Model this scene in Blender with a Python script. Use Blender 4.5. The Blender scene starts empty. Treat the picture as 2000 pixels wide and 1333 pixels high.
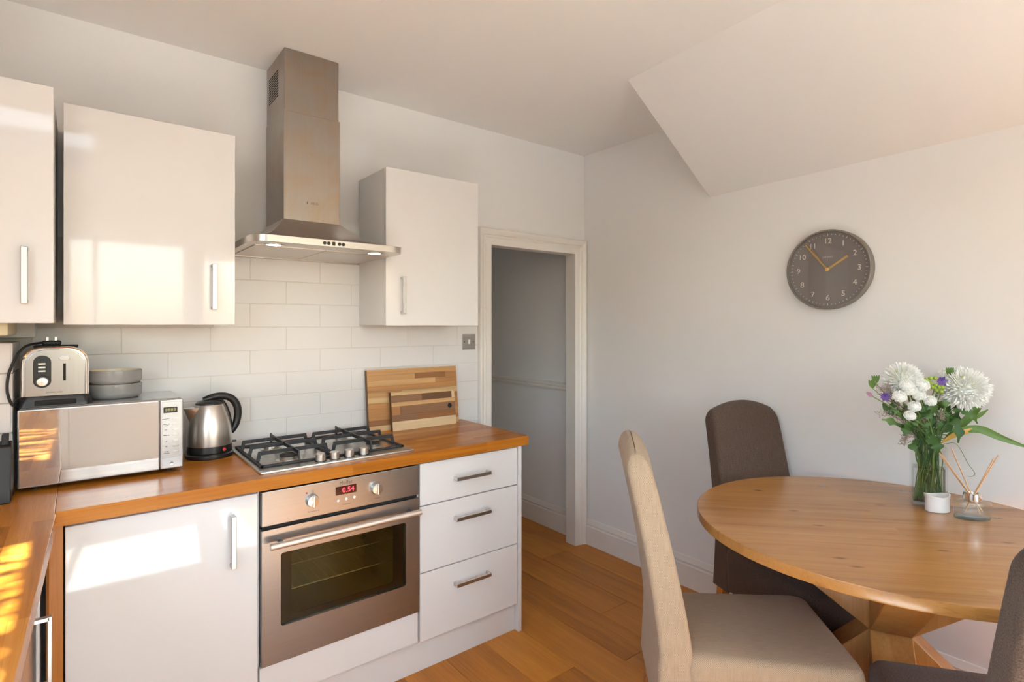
import bpy, bmesh, math, random
from mathutils import Vector, Matrix
R = math.radians
random.seed(7)
sc = bpy.context.scene
COL = sc.collection

# ------------------------------------------------------------------ camera, world, sun, exposure
FPX, CYPX, HCAM, YAW = 1072.0, 636.0, 1.44, R(51.75)          # focal length in px, horizon row, eye height, heading
cam_d = bpy.data.cameras.new('camera'); cam = bpy.data.objects.new('camera', cam_d); COL.objects.link(cam)
cam_d.sensor_width = 36; cam_d.lens = FPX / 2000 * 36; cam_d.shift_y = -(666.5 - CYPX) / 2000
cam_d.clip_start = .02
cam.location = (0, 0, HCAM); cam.rotation_euler = (R(90), 0, YAW - R(90)); sc.camera = cam

SUN_DIR = Vector((-.09, .80, -1.0)).normalized()
w = bpy.data.worlds.new('sky'); sc.world = w; w.use_nodes = True
nt = w.node_tree; nt.nodes.clear()
out = nt.nodes.new('ShaderNodeOutputWorld'); bg = nt.nodes.new('ShaderNodeBackground'); sky = nt.nodes.new('ShaderNodeTexSky')
sky.sky_type = 'NISHITA'; sky.sun_disc = False; sky.sun_elevation = R(53); sky.sun_rotation = R(180); sky.air_density = 1.0; sky.dust_density = 2.5
bg.inputs[1].default_value = .60
nt.links.new(sky.outputs[0], bg.inputs[0]); nt.links.new(bg.outputs[0], out.inputs[0])
sun_d = bpy.data.lights.new('sun_offscreen', 'SUN'); sun = bpy.data.objects.new('sun_offscreen', sun_d); COL.objects.link(sun)
sun_d.energy = 36; sun_d.angle = R(.53); sun_d.color = (.94, .965, 1)
sun.rotation_euler = SUN_DIR.to_track_quat('-Z', 'Y').to_euler(); sun.location = (0, -4, 6)

def portal(name, loc, rot, sx, sy):
    d = bpy.data.lights.new(name, 'AREA'); o = bpy.data.objects.new(name, d); COL.objects.link(o)
    d.shape = 'RECTANGLE'; d.size = sx; d.size_y = sy; d.cycles.is_portal = True
    o.location = loc; o.rotation_euler = rot
YF, XL0 = -1.4, -.66
portal('portal_glazed_door_offscreen', (.35, YF + .005, 1.685), (R(90), 0, 0), .82, .95)
portal('portal_window_offscreen', (1.55, YF + .005, 1.5), (R(90), 0, 0), 1.22, 1.14)
portal('portal_side_window_offscreen', (XL0 + .005, .325, 1.59), (R(90), 0, R(-90)), 1.75, 1.06)
portal('portal_rooflight_offscreen', (-.25, -.07, 2.57), (0, 0, 0), .64, 1.0)

vs = sc.view_settings
vs.view_transform = 'Standard'; vs.look = 'None'; vs.gamma = 1; vs.exposure = 1.02; vs.use_curve_mapping = False
sc.cycles.diffuse_bounces = 6; sc.cycles.max_bounces = 14; sc.cycles.sample_clamp_indirect = 6
sc.cycles.caustics_refractive = False

# ------------------------------------------------------------------ photo pixel -> place
FW = Vector((math.cos(YAW), math.sin(YAW), 0)); RT = Vector((math.sin(YAW), -math.cos(YAW), 0)); UP = Vector((0, 0, 1)); CAM = Vector((0, 0, HCAM))
def ray(u, v): return FW + RT * ((u - 1000) / FPX) + UP * ((CYPX - v) / FPX)
def onz(u, v, z): d = ray(u, v); return CAM + d * ((z - HCAM) / d.z)
def ony(u, v, y): d = ray(u, v); return CAM + d * (y / d.y)
def onx(u, v, x): d = ray(u, v); return CAM + d * (x / d.x)
def att(u, v, t): return CAM + ray(u, v) * t

# ------------------------------------------------------------------ object helpers
WM = {}
def link(o): COL.objects.link(o); return o
def tag(o, label=None, cat=None, group=None, kind=None):
    if label: o['label'] = label
    if cat: o['category'] = cat
    if group: o['group'] = group
    if kind: o['kind'] = kind
    return o
def thing(name, label, cat, loc=(0, 0, 0), group=None, kind=None):
    o = link(bpy.data.objects.new(name, None)); o.location = loc; o.empty_display_size = .05
    WM[o.name] = Matrix.Translation(loc)
    return tag(o, label, cat, group, kind)
def obj(name, bm, mat, parent=None, smooth=35, label=None):
    """link bm (vertices in world space) as one mesh object; a child is moved into its parent's space"""
    me = bpy.data.meshes.new(name)
    if parent is not None:
        m = WM[parent.name]; bm.transform(m.inverted())
    else:
        xs = [v.co for v in bm.verts]
        c = Vector(((min(p.x for p in xs) + max(p.x for p in xs)) / 2, (min(p.y for p in xs) + max(p.y for p in xs)) / 2, min(p.z for p in xs)))
        bm.transform(Matrix.Translation(-c))
    bm.to_mesh(me); bm.free()
    me.materials.append(mat)
    if smooth:
        me.shade_smooth(); me.set_sharp_from_angle(angle=R(smooth))
    o = link(bpy.data.objects.new(name, me))
    if smooth:
        wn_ = o.modifiers.new('weighted_normals', 'WEIGHTED_NORMAL'); wn_.keep_sharp = True; wn_.mode = 'FACE_AREA'; wn_.weight = 50
    if parent is not None: o.parent = parent; WM[o.name] = m
    else: o.location = c; WM[o.name] = Matrix.Translation(c)
    if label: o['label'] = label
    return o
def struct(name, bm, mat, smooth=35): return tag(obj(name, bm, mat, None, smooth), kind='structure')
def copy_tree(o, parent=None):
    c = o.copy(); COL.objects.link(c); c.parent = parent
    for ch in list(o.children): copy_tree(ch, c)
    return c

# ------------------------------------------------------------------ shape helpers (all return / extend a bmesh)
def NB(): return bmesh.new()
def box(x0, x1, y0, y1, z0, z1, bev=0, seg=2, bm=None, mtx=None):
    b = bmesh.new()
    bmesh.ops.create_cube(b, size=1)
    b.transform(Matrix.Translation(((x0 + x1) / 2, (y0 + y1) / 2, (z0 + z1) / 2)) @ Matrix.Diagonal((x1 - x0, y1 - y0, z1 - z0, 1)))
    if bev: bmesh.ops.bevel(b, geom=b.edges[:], offset=bev, segments=seg, affect='EDGES', profile=.5)
    return join(bm, b, mtx)
def join(bm, b, mtx=None):
    if mtx is not None: b.transform(mtx)
    if bm is None: return b
    me = bpy.data.meshes.new('tmp'); b.to_mesh(me); b.free(); bm.from_mesh(me); bpy.data.meshes.remove(me)
    return bm
def loft(loops, bm=None, cap=True, closed=True):
    b = bmesh.new(); rows = [[b.verts.new(p) for p in l] for l in loops]
    n = len(rows[0])
    for a, c in zip(rows, rows[1:]):
        for i in range(n if closed else n - 1):
            j = (i + 1) % n
            b.faces.new((a[i], a[j], c[j], c[i]))
    if cap and closed:
        b.faces.new(rows[0][::-1]); b.faces.new(rows[-1])
    bmesh.ops.recalc_face_normals(b, faces=b.faces[:])
    return join(bm, b)
def lathe(prof, c, n=32, bm=None, axis='z', cap=True):
    """prof: (radius, height) pairs about a vertical axis through c"""
    L = []
    for r, h in prof:
        l = []
        for i in range(n):
            a = 2 * math.pi * i / n
            if axis == 'z': p = (c[0] + r * math.cos(a), c[1] + r * math.sin(a), c[2] + h)
            elif axis == 'y': p = (c[0] + r * math.cos(a), c[1] + h, c[2] + r * math.sin(a))
            else: p = (c[0] + h, c[1] + r * math.cos(a), c[2] + r * math.sin(a))
            l.append(p)
        L.append(l)
    return loft(L, bm, cap)
def tube(pts, r, n=10, bm=None, cap=True, squash=1.0):
    """round bar along pts; r a number or one per point"""
    pts = [Vector(p) for p in pts]; L = []; prev = None
    rs = r if isinstance(r, (list, tuple)) else [r] * len(pts)
    for i, p in enumerate(pts):
        t = (pts[min(i + 1, len(pts) - 1)] - pts[max(i - 1, 0)]).normalized()
        if prev is None:
            a = Vector((0, 0, 1)) if abs(t.z) < .9 else Vector((1, 0, 0))
            u = t.cross(a).normalized()
        else: u = (prev - t * prev.dot(t)).normalized()
        prev = u; v = t.cross(u)
        L.append([p + (u * math.cos(2 * math.pi * k / n) + v * math.sin(2 * math.pi * k / n) * squash) * rs[i] for k in range(n)])
    return loft(L, bm, cap)
def prism(poly, vec, bm=None, bev=0, seg=2):
    b = bmesh.new(); vec = Vector(vec)
    lo = [b.verts.new(p) for p in poly]; hi = [b.verts.new(Vector(p) + vec) for p in poly]
    n = len(poly); b.faces.new(lo[::-1]); b.faces.new(hi)
    for i in range(n): b.faces.new((lo[i], lo[(i + 1) % n], hi[(i + 1) % n], hi[i]))
    bmesh.ops.recalc_face_normals(b, faces=b.faces[:])
    if bev: bmesh.ops.bevel(b, geom=b.edges[:], offset=bev, segments=seg, affect='EDGES', profile=.5)
    return join(bm, b)
def bezier(pts, n=8):
    """Catmull-Rom through pts"""
    P = [Vector(p) for p in pts]; P = [P[0] * 2 - P[1]] + P + [P[-1] * 2 - P[-2]]; o = []
    for i in range(1, len(P) - 2):
        for k in range(n):
            t = k / n; a, b, c, d = P[i - 1], P[i], P[i + 1], P[i + 2]
            o.append(.5 * ((2 * b) + (c - a) * t + (2 * a - 5 * b + 4 * c - d) * t * t + (3 * b - a - 3 * c + d) * t ** 3))
    return o + [P[-2]]
def rrect(w, d, r, n=6):
    """outline of a rounded rectangle w x d about the origin"""
    o = []
    for cx, cy, a0 in ((w / 2 - r, d / 2 - r, 0), (-w / 2 + r, d / 2 - r, 90), (-w / 2 + r, -d / 2 + r, 180), (w / 2 - r, -d / 2 + r, 270)):
        for k in range(n + 1):
            a = R(a0 + 90 * k / n); o.append((cx + r * math.cos(a), cy + r * math.sin(a)))
    return o
def text(body, size, mtx, depth=.0006, bm=None, space=1.0, align='CENTER', offset=0):
    c = bpy.data.curves.new('t', 'FONT'); c.body = body; c.size = size; c.extrude = depth; c.align_x = align; c.align_y = 'CENTER'
    c.space_character = space; c.resolution_u = 3; c.offset = offset
    o = bpy.data.objects.new('t', c); COL.objects.link(o)
    bpy.context.view_layer.update()
    me = bpy.data.meshes.new_from_object(o.evaluated_get(bpy.context.evaluated_depsgraph_get()))
    b = bmesh.new(); b.from_mesh(me); bpy.data.meshes.remove(me); bpy.data.objects.remove(o); bpy.data.curves.remove(c)
    return join(bm, b, mtx)
FACE_FRONT = Matrix.Rotation(R(90), 4, 'X')                       # text lying in xy -> reading from -y
def at_front(x, y, z): return Matrix.Translation((x, y, z)) @ FACE_FRONT
FACE_WEST = Matrix.Rotation(R(-90), 4, 'Z') @ FACE_FRONT           # reading from -x
def uvbox(o, s=1.0):
    me = o.data; uv = me.uv_layers.new(name='uv')
    for p in me.polygons:
        n = p.normal; ax = max(range(3), key=lambda i: abs(n[i]))
        i, j = [(1, 2), (0, 2), (0, 1)][ax]
        for li in p.loop_indices:
            co = me.vertices[me.loops[li].vertex_index].co; uv.data[li].uv = (co[i] * s, co[j] * s)
    return o

# ------------------------------------------------------------------ materials
class G:
    def __init__(s, name, color=(.8, .8, .8), rough=.5, metal=0, spec=.5, coat=0, coat_rough=.05):
        s.m = bpy.data.materials.new(name); s.m.use_nodes = True; s.t = s.m.node_tree
        s.b = s.t.nodes['Principled BSDF']; s.i = s.b.inputs
        s.i['Base Color'].default_value = (*color, 1); s.i['Roughness'].default_value = rough; s.i['Metallic'].default_value = metal
        s.i['Specular IOR Level'].default_value = spec; s.i['Coat Weight'].default_value = coat; s.i['Coat Roughness'].default_value = coat_rough
    def n(s, typ, **k):
        nd = s.t.nodes.new(typ)
        for a, v in k.items():
            if a in nd.inputs.keys(): nd.inputs[a].default_value = v
            else: setattr(nd, a, v)
        return nd
    def l(s, a, b): s.t.links.new(a, b)
    def coord(s, which='Object', scale=(1, 1, 1), rot=(0, 0, 0)):
        tc = s.n('ShaderNodeTexCoord'); mp = s.n('ShaderNodeMapping'); mp.inputs['Scale'].default_value = scale; mp.inputs['Rotation'].default_value = rot
        s.l(tc.outputs[which], mp.inputs[0]); return mp.outputs[0]
    def noise(s, vec, scale, detail=4, rough=.55, dist=0):
        nd = s.n('ShaderNodeTexNoise'); nd.inputs['Scale'].default_value = scale; nd.inputs['Detail'].default_value = detail
        nd.inputs['Roughness'].default_value = rough; nd.inputs['Distortion'].default_value = dist
        if vec is not None: s.l(vec, nd.inputs['Vector'])
        return nd.outputs[0]
    def ramp(s, fac, stops):
        nd = s.n('ShaderNodeValToRGB'); e = nd.color_ramp.elements
        while len(e) < len(stops): e.new(.5)
        for el, (p, c) in zip(e, stops): el.position = p; el.color = (*c, 1) if len(c) == 3 else c
        s.l(fac, nd.inputs[0]); return nd.outputs[0]
    def mix(s, fac, a, b, mode='MIX'):
        nd = s.n('ShaderNodeMix', data_type='RGBA', blend_type=mode)
        for k, v in ((0, fac), (6, a), (7, b)):
            if isinstance(v, (int, float)): nd.inputs[k].default_value = v
            elif isinstance(v, tuple): nd.inputs[k].default_value = (*v, 1)
            else: s.l(v, nd.inputs[k])
        return nd.outputs[2]
    def math(s, op, a, b=0.0):
        nd = s.n('ShaderNodeMath', operation=op)
        for k, v in enumerate((a, b)):
            if isinstance(v, (int, float)): nd.inputs[k].default_value = v
            else: s.l(v, nd.inputs[k])
        return nd.outputs[0]
    def color(s, c): s.l(c, s.i['Base Color'])
    def bump(s, h, strength=.2, dist=.001):
        nd = s.n('ShaderNodeBump'); nd.inputs['Strength'].default_value = strength; nd.inputs['Distance'].default_value = dist
        s.l(h, nd.inputs['Height']); s.l(nd.outputs[0], s.i['Normal'])
    def emit(s, c, st): s.i['Emission Color'].default_value = (*c, 1); s.i['Emission Strength'].default_value = st

def plain(name, color, rough=.5, metal=0, spec=.5, coat=0, grain=0, gscale=400):
    g = G(name, color, rough, metal, spec, coat)
    if grain: g.bump(g.noise(g.coord(), gscale, 3), grain, .0006)
    return g.m
def paint(name, color):
    g = G(name, color, .55, 0, .35)
    v = g.coord(); n = g.noise(v, 1.3, 3)
    g.color(g.mix(n, tuple(c * .985 for c in color), tuple(min(1, c * 1.015) for c in color)))
    g.bump(g.noise(v, 220, 3), .06, .0008)
    return g.m
def wood(name, stops, axis='x', rough=.35, spec=.5, coat=0, stave=None, random_obj=False, ring=7.0, fine=110, knots=0, tone=.35, board=None):
    """oak-like grain running along axis; stave=(length, width) cuts it into glued lengths"""
    g = G(name, (1, 1, 1), rough, 0, spec, coat, .12)
    tc = g.n('ShaderNodeTexCoord'); vec = tc.outputs['Object']
    k = {'x': 0, 'y': 1, 'z': 2}[axis]
    jit = None
    if stave:
        sx = g.n('ShaderNodeSeparateXYZ'); g.l(vec, sx.inputs[0]); cx = g.n('ShaderNodeCombineXYZ')
        a, b = {'x': (0, 1), 'y': (1, 0), 'z': (2, 0), 'xz': (0, 2)}[stave[2] if len(stave) > 2 else axis]
        g.l(sx.outputs[a], cx.inputs[0]); g.l(sx.outputs[b], cx.inputs[1])
        br = g.n('ShaderNodeTexBrick', offset=.37, offset_frequency=2, squash=1)
        br.inputs['Scale'].default_value = 1; br.inputs['Mortar Size'].default_value = 0; br.inputs['Bias'].default_value = 0
        br.inputs['Brick Width'].default_value = stave[0]; br.inputs['Row Height'].default_value = stave[1]
        br.inputs['Color1'].default_value = (0, 0, 0, 1); br.inputs['Color2'].default_value = (1, 1, 1, 1)
        g.l(cx.outputs[0], br.inputs['Vector']); jit = br.outputs['Color']
    if random_obj:
        oi = g.n('ShaderNodeObjectInfo'); jit = oi.outputs['Random']
    if jit is not None:
        ad = g.n('ShaderNodeVectorMath', operation='MULTIPLY_ADD'); ad.inputs[1].default_value = (37, 53, 71); g.l(jit, ad.inputs[0]); g.l(vec, ad.inputs[2]); vec = ad.outputs[0]
    def stretch(al, ac):
        mp = g.n('ShaderNodeMapping'); s_ = [ac] * 3; s_[k] = al; mp.inputs['Scale'].default_value = s_; g.l(vec, mp.inputs[0]); return mp.outputs[0]
    big = g.noise(stretch(.55, ring), 1.0, 5, .6, 1.3)
    fin = g.noise(stretch(3.0, fine), 1.0, 4, .6)
    f = g.math('ADD', g.math('MULTIPLY', big, .72), g.math('MULTIPLY', fin, .28))
    if jit is not None: f = g.math('ADD', g.math('MULTIPLY', g.math('SUBTRACT', jit, .5), tone), f)
    c = g.ramp(f, stops)
    pore = g.ramp(g.noise(stretch(7, 330), 1.0, 2), [(.56, (0, 0, 0)), (.72, (1, 1, 1))])
    c = g.mix(g.math('MULTIPLY', pore, .22), c, tuple(x * .45 for x in stops[0][1]))
    if knots:
        kn = g.n('ShaderNodeTexVoronoi', feature='F1', voronoi_dimensions='2D'); kn.inputs['Scale'].default_value = knots; mp = g.n('ShaderNodeMapping')
        s_ = [2.4] * 3; s_[k] = .9; mp.inputs['Scale'].default_value = s_; g.l(tc.outputs['Object'], mp.inputs[0])
        g.l(mp.outputs[0], kn.inputs['Vector'])
        kf = g.ramp(kn.outputs['Distance'], [(.015, (1, 1, 1)), (.055, (0, 0, 0))])
        c = g.mix(g.math('MULTIPLY', kf, .62), c, (.08, .03, .008))
        st = g.ramp(g.noise(stretch(1.1, 34), 1.0, 3, .6, .6), [(.60, (0, 0, 0)), (.74, (1, 1, 1))]); c = g.mix(g.math('MULTIPLY', st, .45), c, (.20, .075, .018))
    if board:   # joints between wide boards
        sx = g.n('ShaderNodeSeparateXYZ'); g.l(tc.outputs['Object'], sx.inputs[0])
        q = g.math('FRACT', g.math('DIVIDE', sx.outputs[board[0]], board[1]))
        ln = g.ramp(q, [(.0, (1, 1, 1)), (.018, (0, 0, 0))])
        c = g.mix(g.math('MULTIPLY', ln, .35), c, (.16, .07, .02))
    g.color(c); g.bump(fin, .08, .0006)
    return g.m
def steel(name, color=(.62, .58, .54), rough=.28, axis='x', stain=0, streak=240):
    g = G(name, color, rough, 1.0)
    s_ = [streak] * 3; s_[{'x': 0, 'y': 1, 'z': 2}[axis]] = 3
    n = g.noise(g.coord(scale=tuple(s_)), 1.0, 3)
    c = g.mix(n, tuple(x * .93 for x in color), tuple(min(1, x * 1.05) for x in color))
    if stain:
        v = g.coord(); a = g.noise(v, 5, 6, .65, 1.5); z = g.n('ShaderNodeSeparateXYZ'); g.l(v, z.inputs[0])
        f = g.math('MULTIPLY', g.ramp(a, [(.35, (0, 0, 0)), (.7, (1, 1, 1))]), stain)
        c = g.mix(f, c, (.40, .27, .16))
        g.l(g.math('ADD', g.math('MULTIPLY', a, .22), rough - .06), g.i['Roughness'])
    g.color(c); g.bump(n, .05, .0004)
    return g.m
def fabric(name, c1, c2, period, stripe=False, strength=.55):
    g = G(name, c1, .92, 0, .15); g.i['Sheen Weight'].default_value = .12; g.i['Sheen Roughness'].default_value = .5
    tc = g.n('ShaderNodeTexCoord'); sx = g.n('ShaderNodeSeparateXYZ'); g.l(tc.outputs['UV'], sx.inputs[0])
    k = 2 * math.pi / period
    a = g.math('SINE', g.math('MULTIPLY', sx.outputs[0], k)); b = g.math('SINE', g.math('MULTIPLY', sx.outputs[1], k * 1.25))
    wv = g.math('MULTIPLY', a, b)
    n = g.noise(g.coord('UV', (1, 1, 1)), 420 if not stripe else 300, 3, .7)
    slub = g.noise(g.coord('UV', (260, 22, 1)), 1.0, 3, .6)
    f = g.math('ADD', g.math('ADD', g.math('MULTIPLY', wv, .30 if not stripe else .10), .5), g.math('MULTIPLY', g.math('SUBTRACT', n, .5), .5 if not stripe else 1.3))
    f = g.math('ADD', f, g.math('MULTIPLY', g.math('SUBTRACT', slub, .5), .35))
    g.color(g.ramp(f, [(.12, c2), (.75, c1)])); g.bump(f, strength, .0012)
    return g.m
def clear_glass(name, tint=(.93, .97, .95), refl=.9):
    """thin clear pane: transparent with a fresnel mirror over it"""
    m = bpy.data.materials.new(name); m.use_nodes = True; t = m.node_tree; t.nodes.clear()
    o = t.nodes.new('ShaderNodeOutputMaterial'); a = t.nodes.new('ShaderNodeBsdfTransparent'); b = t.nodes.new('ShaderNodeBsdfGlossy'); x = t.nodes.new('ShaderNodeMixShader'); lw = t.nodes.new('ShaderNodeLayerWeight'); lw.inputs[0].default_value = .5; pw5 = t.nodes.new('ShaderNodeMath'); f = t.nodes.new('ShaderNodeMath')
    pw5.operation = 'POWER'; pw5.inputs[1].default_value = 5; f.operation = 'MULTIPLY_ADD'; f.inputs[1].default_value = .9; f.inputs[2].default_value = .035   # Schlick, same from both sides
    t.links.new(lw.outputs['Facing'], pw5.inputs[0]); t.links.new(pw5.outputs[0], f.inputs[0])
    a.inputs[0].default_value = (*tint, 1); b.inputs['Roughness'].default_value = .02; b.inputs[0].default_value = (refl, refl, refl, 1)
    t.links.new(f.outputs[0], x.inputs[0]); t.links.new(a.outputs[0], x.inputs[1]); t.links.new(b.outputs[0], x.inputs[2]); t.links.new(x.outputs[0], o.inputs[0])
    return m
def solid_glass(name, color=(.96, .99, .98), ior=1.45, rough=0.0):
    g = G(name, color, rough); g.i['Transmission Weight'].default_value = 1; g.i['IOR'].default_value = ior
    return g.m

M = {}
M['wall'] = paint('wall_paint', (.80, .79, .785)); M['ceil'] = paint('ceiling_paint', (.80, .785, .775)); M['hall'] = M['wall']
M['trim'] = plain('trim_gloss', (.80, .765, .72), .32)
g = G('white_gloss_door', (.74, .73, .725), .045, 0, .5); g.bump(g.noise(g.coord(), 7, 2), .03, .002); M['gloss'] = g.m
M['carcass'] = plain('white_carcass', (.74, .73, .72), .4)
g = G('tile_glaze', (.72, .71, .705), .24, 0, .4); g.bump(g.noise(g.coord(), 9, 2), .03, .002); M['tile'] = g.m
M['grout'] = plain('grout', (.66, .63, .58), .9, grain=.2)
OAK = [(.22, (.26, .078, .008)), (.45, (.42, .142, .014)), (.62, (.51, .19, .024)), (.85, (.60, .265, .05))]
M['worktop'] = wood('oak_worktop', OAK, 'x', .27, .22, .04, stave=(.62, .043), tone=.24)
M['worktop_y'] = wood('oak_worktop_return', OAK, 'y', .27, .22, .04, stave=(.62, .043), tone=.24)
M['post'] = wood('oak_post', OAK, 'z', .35)
M['floor'] = wood('oak_floor', [(.2, (.27, .088, .010)), (.45, (.47, .170, .020)), (.65, (.58, .225, .030)), (.85, (.68, .30, .05))], 'y', .38, .4, 0, random_obj=True, ring=9, tone=.22, knots=0)
M['under'] = plain('screed', (.10, .07, .05), .9)
M['table'] = wood('oak_table', [(.25, (.20, .072, .012)), (.42, (.38, .168, .042)), (.62, (.455, .215, .060)), (.85, (.52, .27, .088))], 'x', .26, .5, .2, stave=(9.0, .11), tone=.18, knots=2.5, ring=12)
M['tedge'] = wood('oak_table_edge', [(.22, (.36, .15, .035)), (.5, (.56, .28, .08)), (.85, (.70, .42, .18))], 'x', .25, .5, .2)
M['tleg'] = wood('oak_table_leg', [(.22, (.28, .105, .022)), (.45, (.43, .18, .045)), (.62, (.52, .25, .075)), (.85, (.60, .32, .12))], 'z', .35)
M['cleg'] = wood('oak_chair_leg', [(.22, (.34, .12, .025)), (.5, (.48, .19, .05)), (.85, (.56, .26, .09))], 'z', .35)
M['steel'] = steel('brushed_steel'); M['steel_z'] = steel('brushed_steel_upright', axis='z')
M['flue'] = steel('stained_steel', (.35, .325, .30), .27, 'z', .62)
M['oven'] = steel('oven_steel', (.37, .355, .345), .33); M['handle'] = steel('handle_nickel', (.62, .61, .60), .32, streak=90)
M['chrome'] = plain('chrome', (.75, .73, .70), .08, 1); M['knob'] = plain('silver_knob', (.66, .64, .61), .28, 1)
M['alu'] = plain('satin_aluminium', (.80, .72, .65), .5, 1)
M['mirror'] = plain('mirrored_glass', (.62, .57, .52), .025, 1)
M['silver'] = plain('silver_plastic', (.62, .64, .66), .25, .85)
M['black'] = plain('black_plastic', (.012, .012, .013), .3); M['iron'] = plain('cast_iron', (.022, .022, .025), .48, 0, .5, grain=.15)
M['darkslot'] = plain('dark_slot', (.01, .009, .008), .8)
M['rubber'] = plain('black_rubber', (.015, .015, .016), .45)
M['dark_enamel'] = plain('oven_enamel', (.36, .31, .13), .35)
M['rack'] = plain('wire_rack', (.65, .60, .45), .3, 1)
M['ovenglass'] = clear_glass('oven_glass', (.80, .76, .62), .8)
M['red'] = plain('red_plastic', (.45, .02, .015), .3)
g = G('red_led', (.6, .0, .02), .5); g.emit((1, .03, .05), 3.0); M['led'] = g.m
g = G('display_window', (.05, .006, .006), .12); M['display'] = g.m
g = G('amber_segment', (.45, .40, .16), .5); M['amber'] = g.m
g = G('lamp_glow', (1, .9, .7), .3); g.emit((1, .80, .52), 14); M['bulb'] = g.m
M['ink'] = plain('grey_ink', (.10, .09, .085), .5); M['white'] = plain('white_paint', (.82, .80, .77), .4)
M['clockdial'] = plain('clock_dial_hazed', (.18, .165, .16), .5); M['clockcase'] = plain('clock_case', (.20, .175, .15), .4)  # dial colour lifted to include the haze reflected in its glass
M['brass'] = plain('brass', (.72, .50, .18), .3, 1); M['numeral'] = plain('numeral_white', (.78, .76, .70), .5)
M['pane'] = clear_glass('clear_pane')
M['glass'] = solid_glass('vase_glass', (.95, .985, .97)); M['water'] = solid_glass('water', (.95, .97, .92), 1.1)
M['thin'] = clear_glass('vase_thin_glass', (.975, .99, .985), .9)
M['beige'] = fabric('beige_weave', (.51, .39, .275), (.19, .125, .075), .0052)
M['brown'] = fabric('brown_tweed', (.150, .100, .075), (.022, .013, .009), .003, True, .3)
M['ceramic'] = plain('white_ceramic', (.80, .77, .75), .25); M['bowl'] = plain('grey_glaze', (.27, .265, .262), .12); M['bowl_in'] = plain('cream_glaze', (.72, .62, .46), .15)
M['cream'] = plain('cream_casing', (.74, .66, .44), .45)
M['reed'] = wood('rattan', [(.2, (.52, .30, .15)), (.8, (.72, .46, .27))], 'z', .6)
M['upvc'] = plain('white_upvc', (.82, .82, .82), .25)
g = G('curtain_linen', (.62, .50, .36), .9); M['curtain'] = g.m

# ------------------------------------------------------------------ the room
XR, YK, ZC, XL = 2.64, 2.572, 2.565, -.66
WT = .07                                       # thin partition to the hall
DX0, DX1, DZ = 1.865, 2.54, 1.905              # doorway
HY = 4.3
# floor: slab with boards laid along y
fl = struct('floor', box(XL - .1, XR + .1, YF - .1, HY + .1, -.06, -.016), M['under'])
pw = .2; x = 2.04 - pw * 13; rnd = random.Random(3); first = True
while x < XR - .001:
    y = YF - rnd.uniform(.1, 1.6) if abs(x - 1.84) > .01 else -.55
    a, b = max(x, XL), min(x + pw, XR)
    while y < HY:
        ln = rnd.choice((1.5, 1.8, 2.1)); y0, y1 = max(y, YF), min(y + ln, HY)
        if y1 - y0 > .02 and b - a > .02:
            me_b = box(a + .0007, b - .0007, y0 + .0007, y1 - .0007, -.018, 0, .0012, 1)
            obj('plank', me_b, M['floor'], fl, 0)
        y += ln
    x += pw
# walls
bm = box(XL - .1, DX0, YK, YK + WT, 0, ZC + .1); box(DX0, DX1, YK, YK + WT, DZ, ZC + .1, bm=bm); box(DX1, XR + .1, YK, YK + WT, 0, ZC + .1, bm=bm)
wall_back = struct('wall_back', bm, M['wall'])
struct('wall_right', box(XR, XR + .1, YF - .1, YK + WT, 0, ZC + .1), M['wall'])
struct('wall_hall', box(XR, XR + .1, YK + WT, HY, 0, ZC + .1), M['hall'])
bm = box(1.72 - .1, 1.72, YK + WT, HY, 0, ZC + .1); box(1.62, XR + .1, HY, HY + .1, 0, ZC + .1, bm=bm)
struct('wall_hall_far', bm, M['hall'])
lw_ = (-.55, 1.20, 1.06, 2.12)                 # window over the side run: y0, y1, z0, z1
bm = box(XL - .1, XL, YF - .1, lw_[0] - .05, 0, ZC + .1); box(XL - .1, XL, lw_[1] + .05, YK, 0, ZC + .1, bm=bm)
box(XL - .1, XL, lw_[0] - .05, lw_[1] + .05, 0, lw_[2] - .05, bm=bm); box(XL - .1, XL, lw_[0] - .05, lw_[1] + .05, lw_[3] + .05, ZC + .1, bm=bm)
struct('wall_left', bm, M['wall'])
bm = NB()
for a, b, c_, d in ((lw_[0] - .05, lw_[0], lw_[2] - .05, lw_[3] + .05), (lw_[1], lw_[1] + .05, lw_[2] - .05, lw_[3] + .05), (lw_[0], lw_[1], lw_[3], lw_[3] + .05), (lw_[0], lw_[1], lw_[2] - .05, lw_[2]), (.30, .35, lw_[2], lw_[3])):
    box(XL - .085, XL - .03, a, b, c_, d, .004, bm=bm)
w3 = struct('window_3', bm, M['upvc'])
for a, b in ((lw_[0], .30), (.35, lw_[1])): obj('pane', box(XL - .061, XL - .055, a, b, lw_[2], lw_[3]), M['pane'], w3, 0)
obj('window_sill', box(XL - .03, XL + .03, lw_[0] - .05, lw_[1] + .05, lw_[2] - .075, lw_[2] - .05, .004), M['upvc'], w3)
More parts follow.
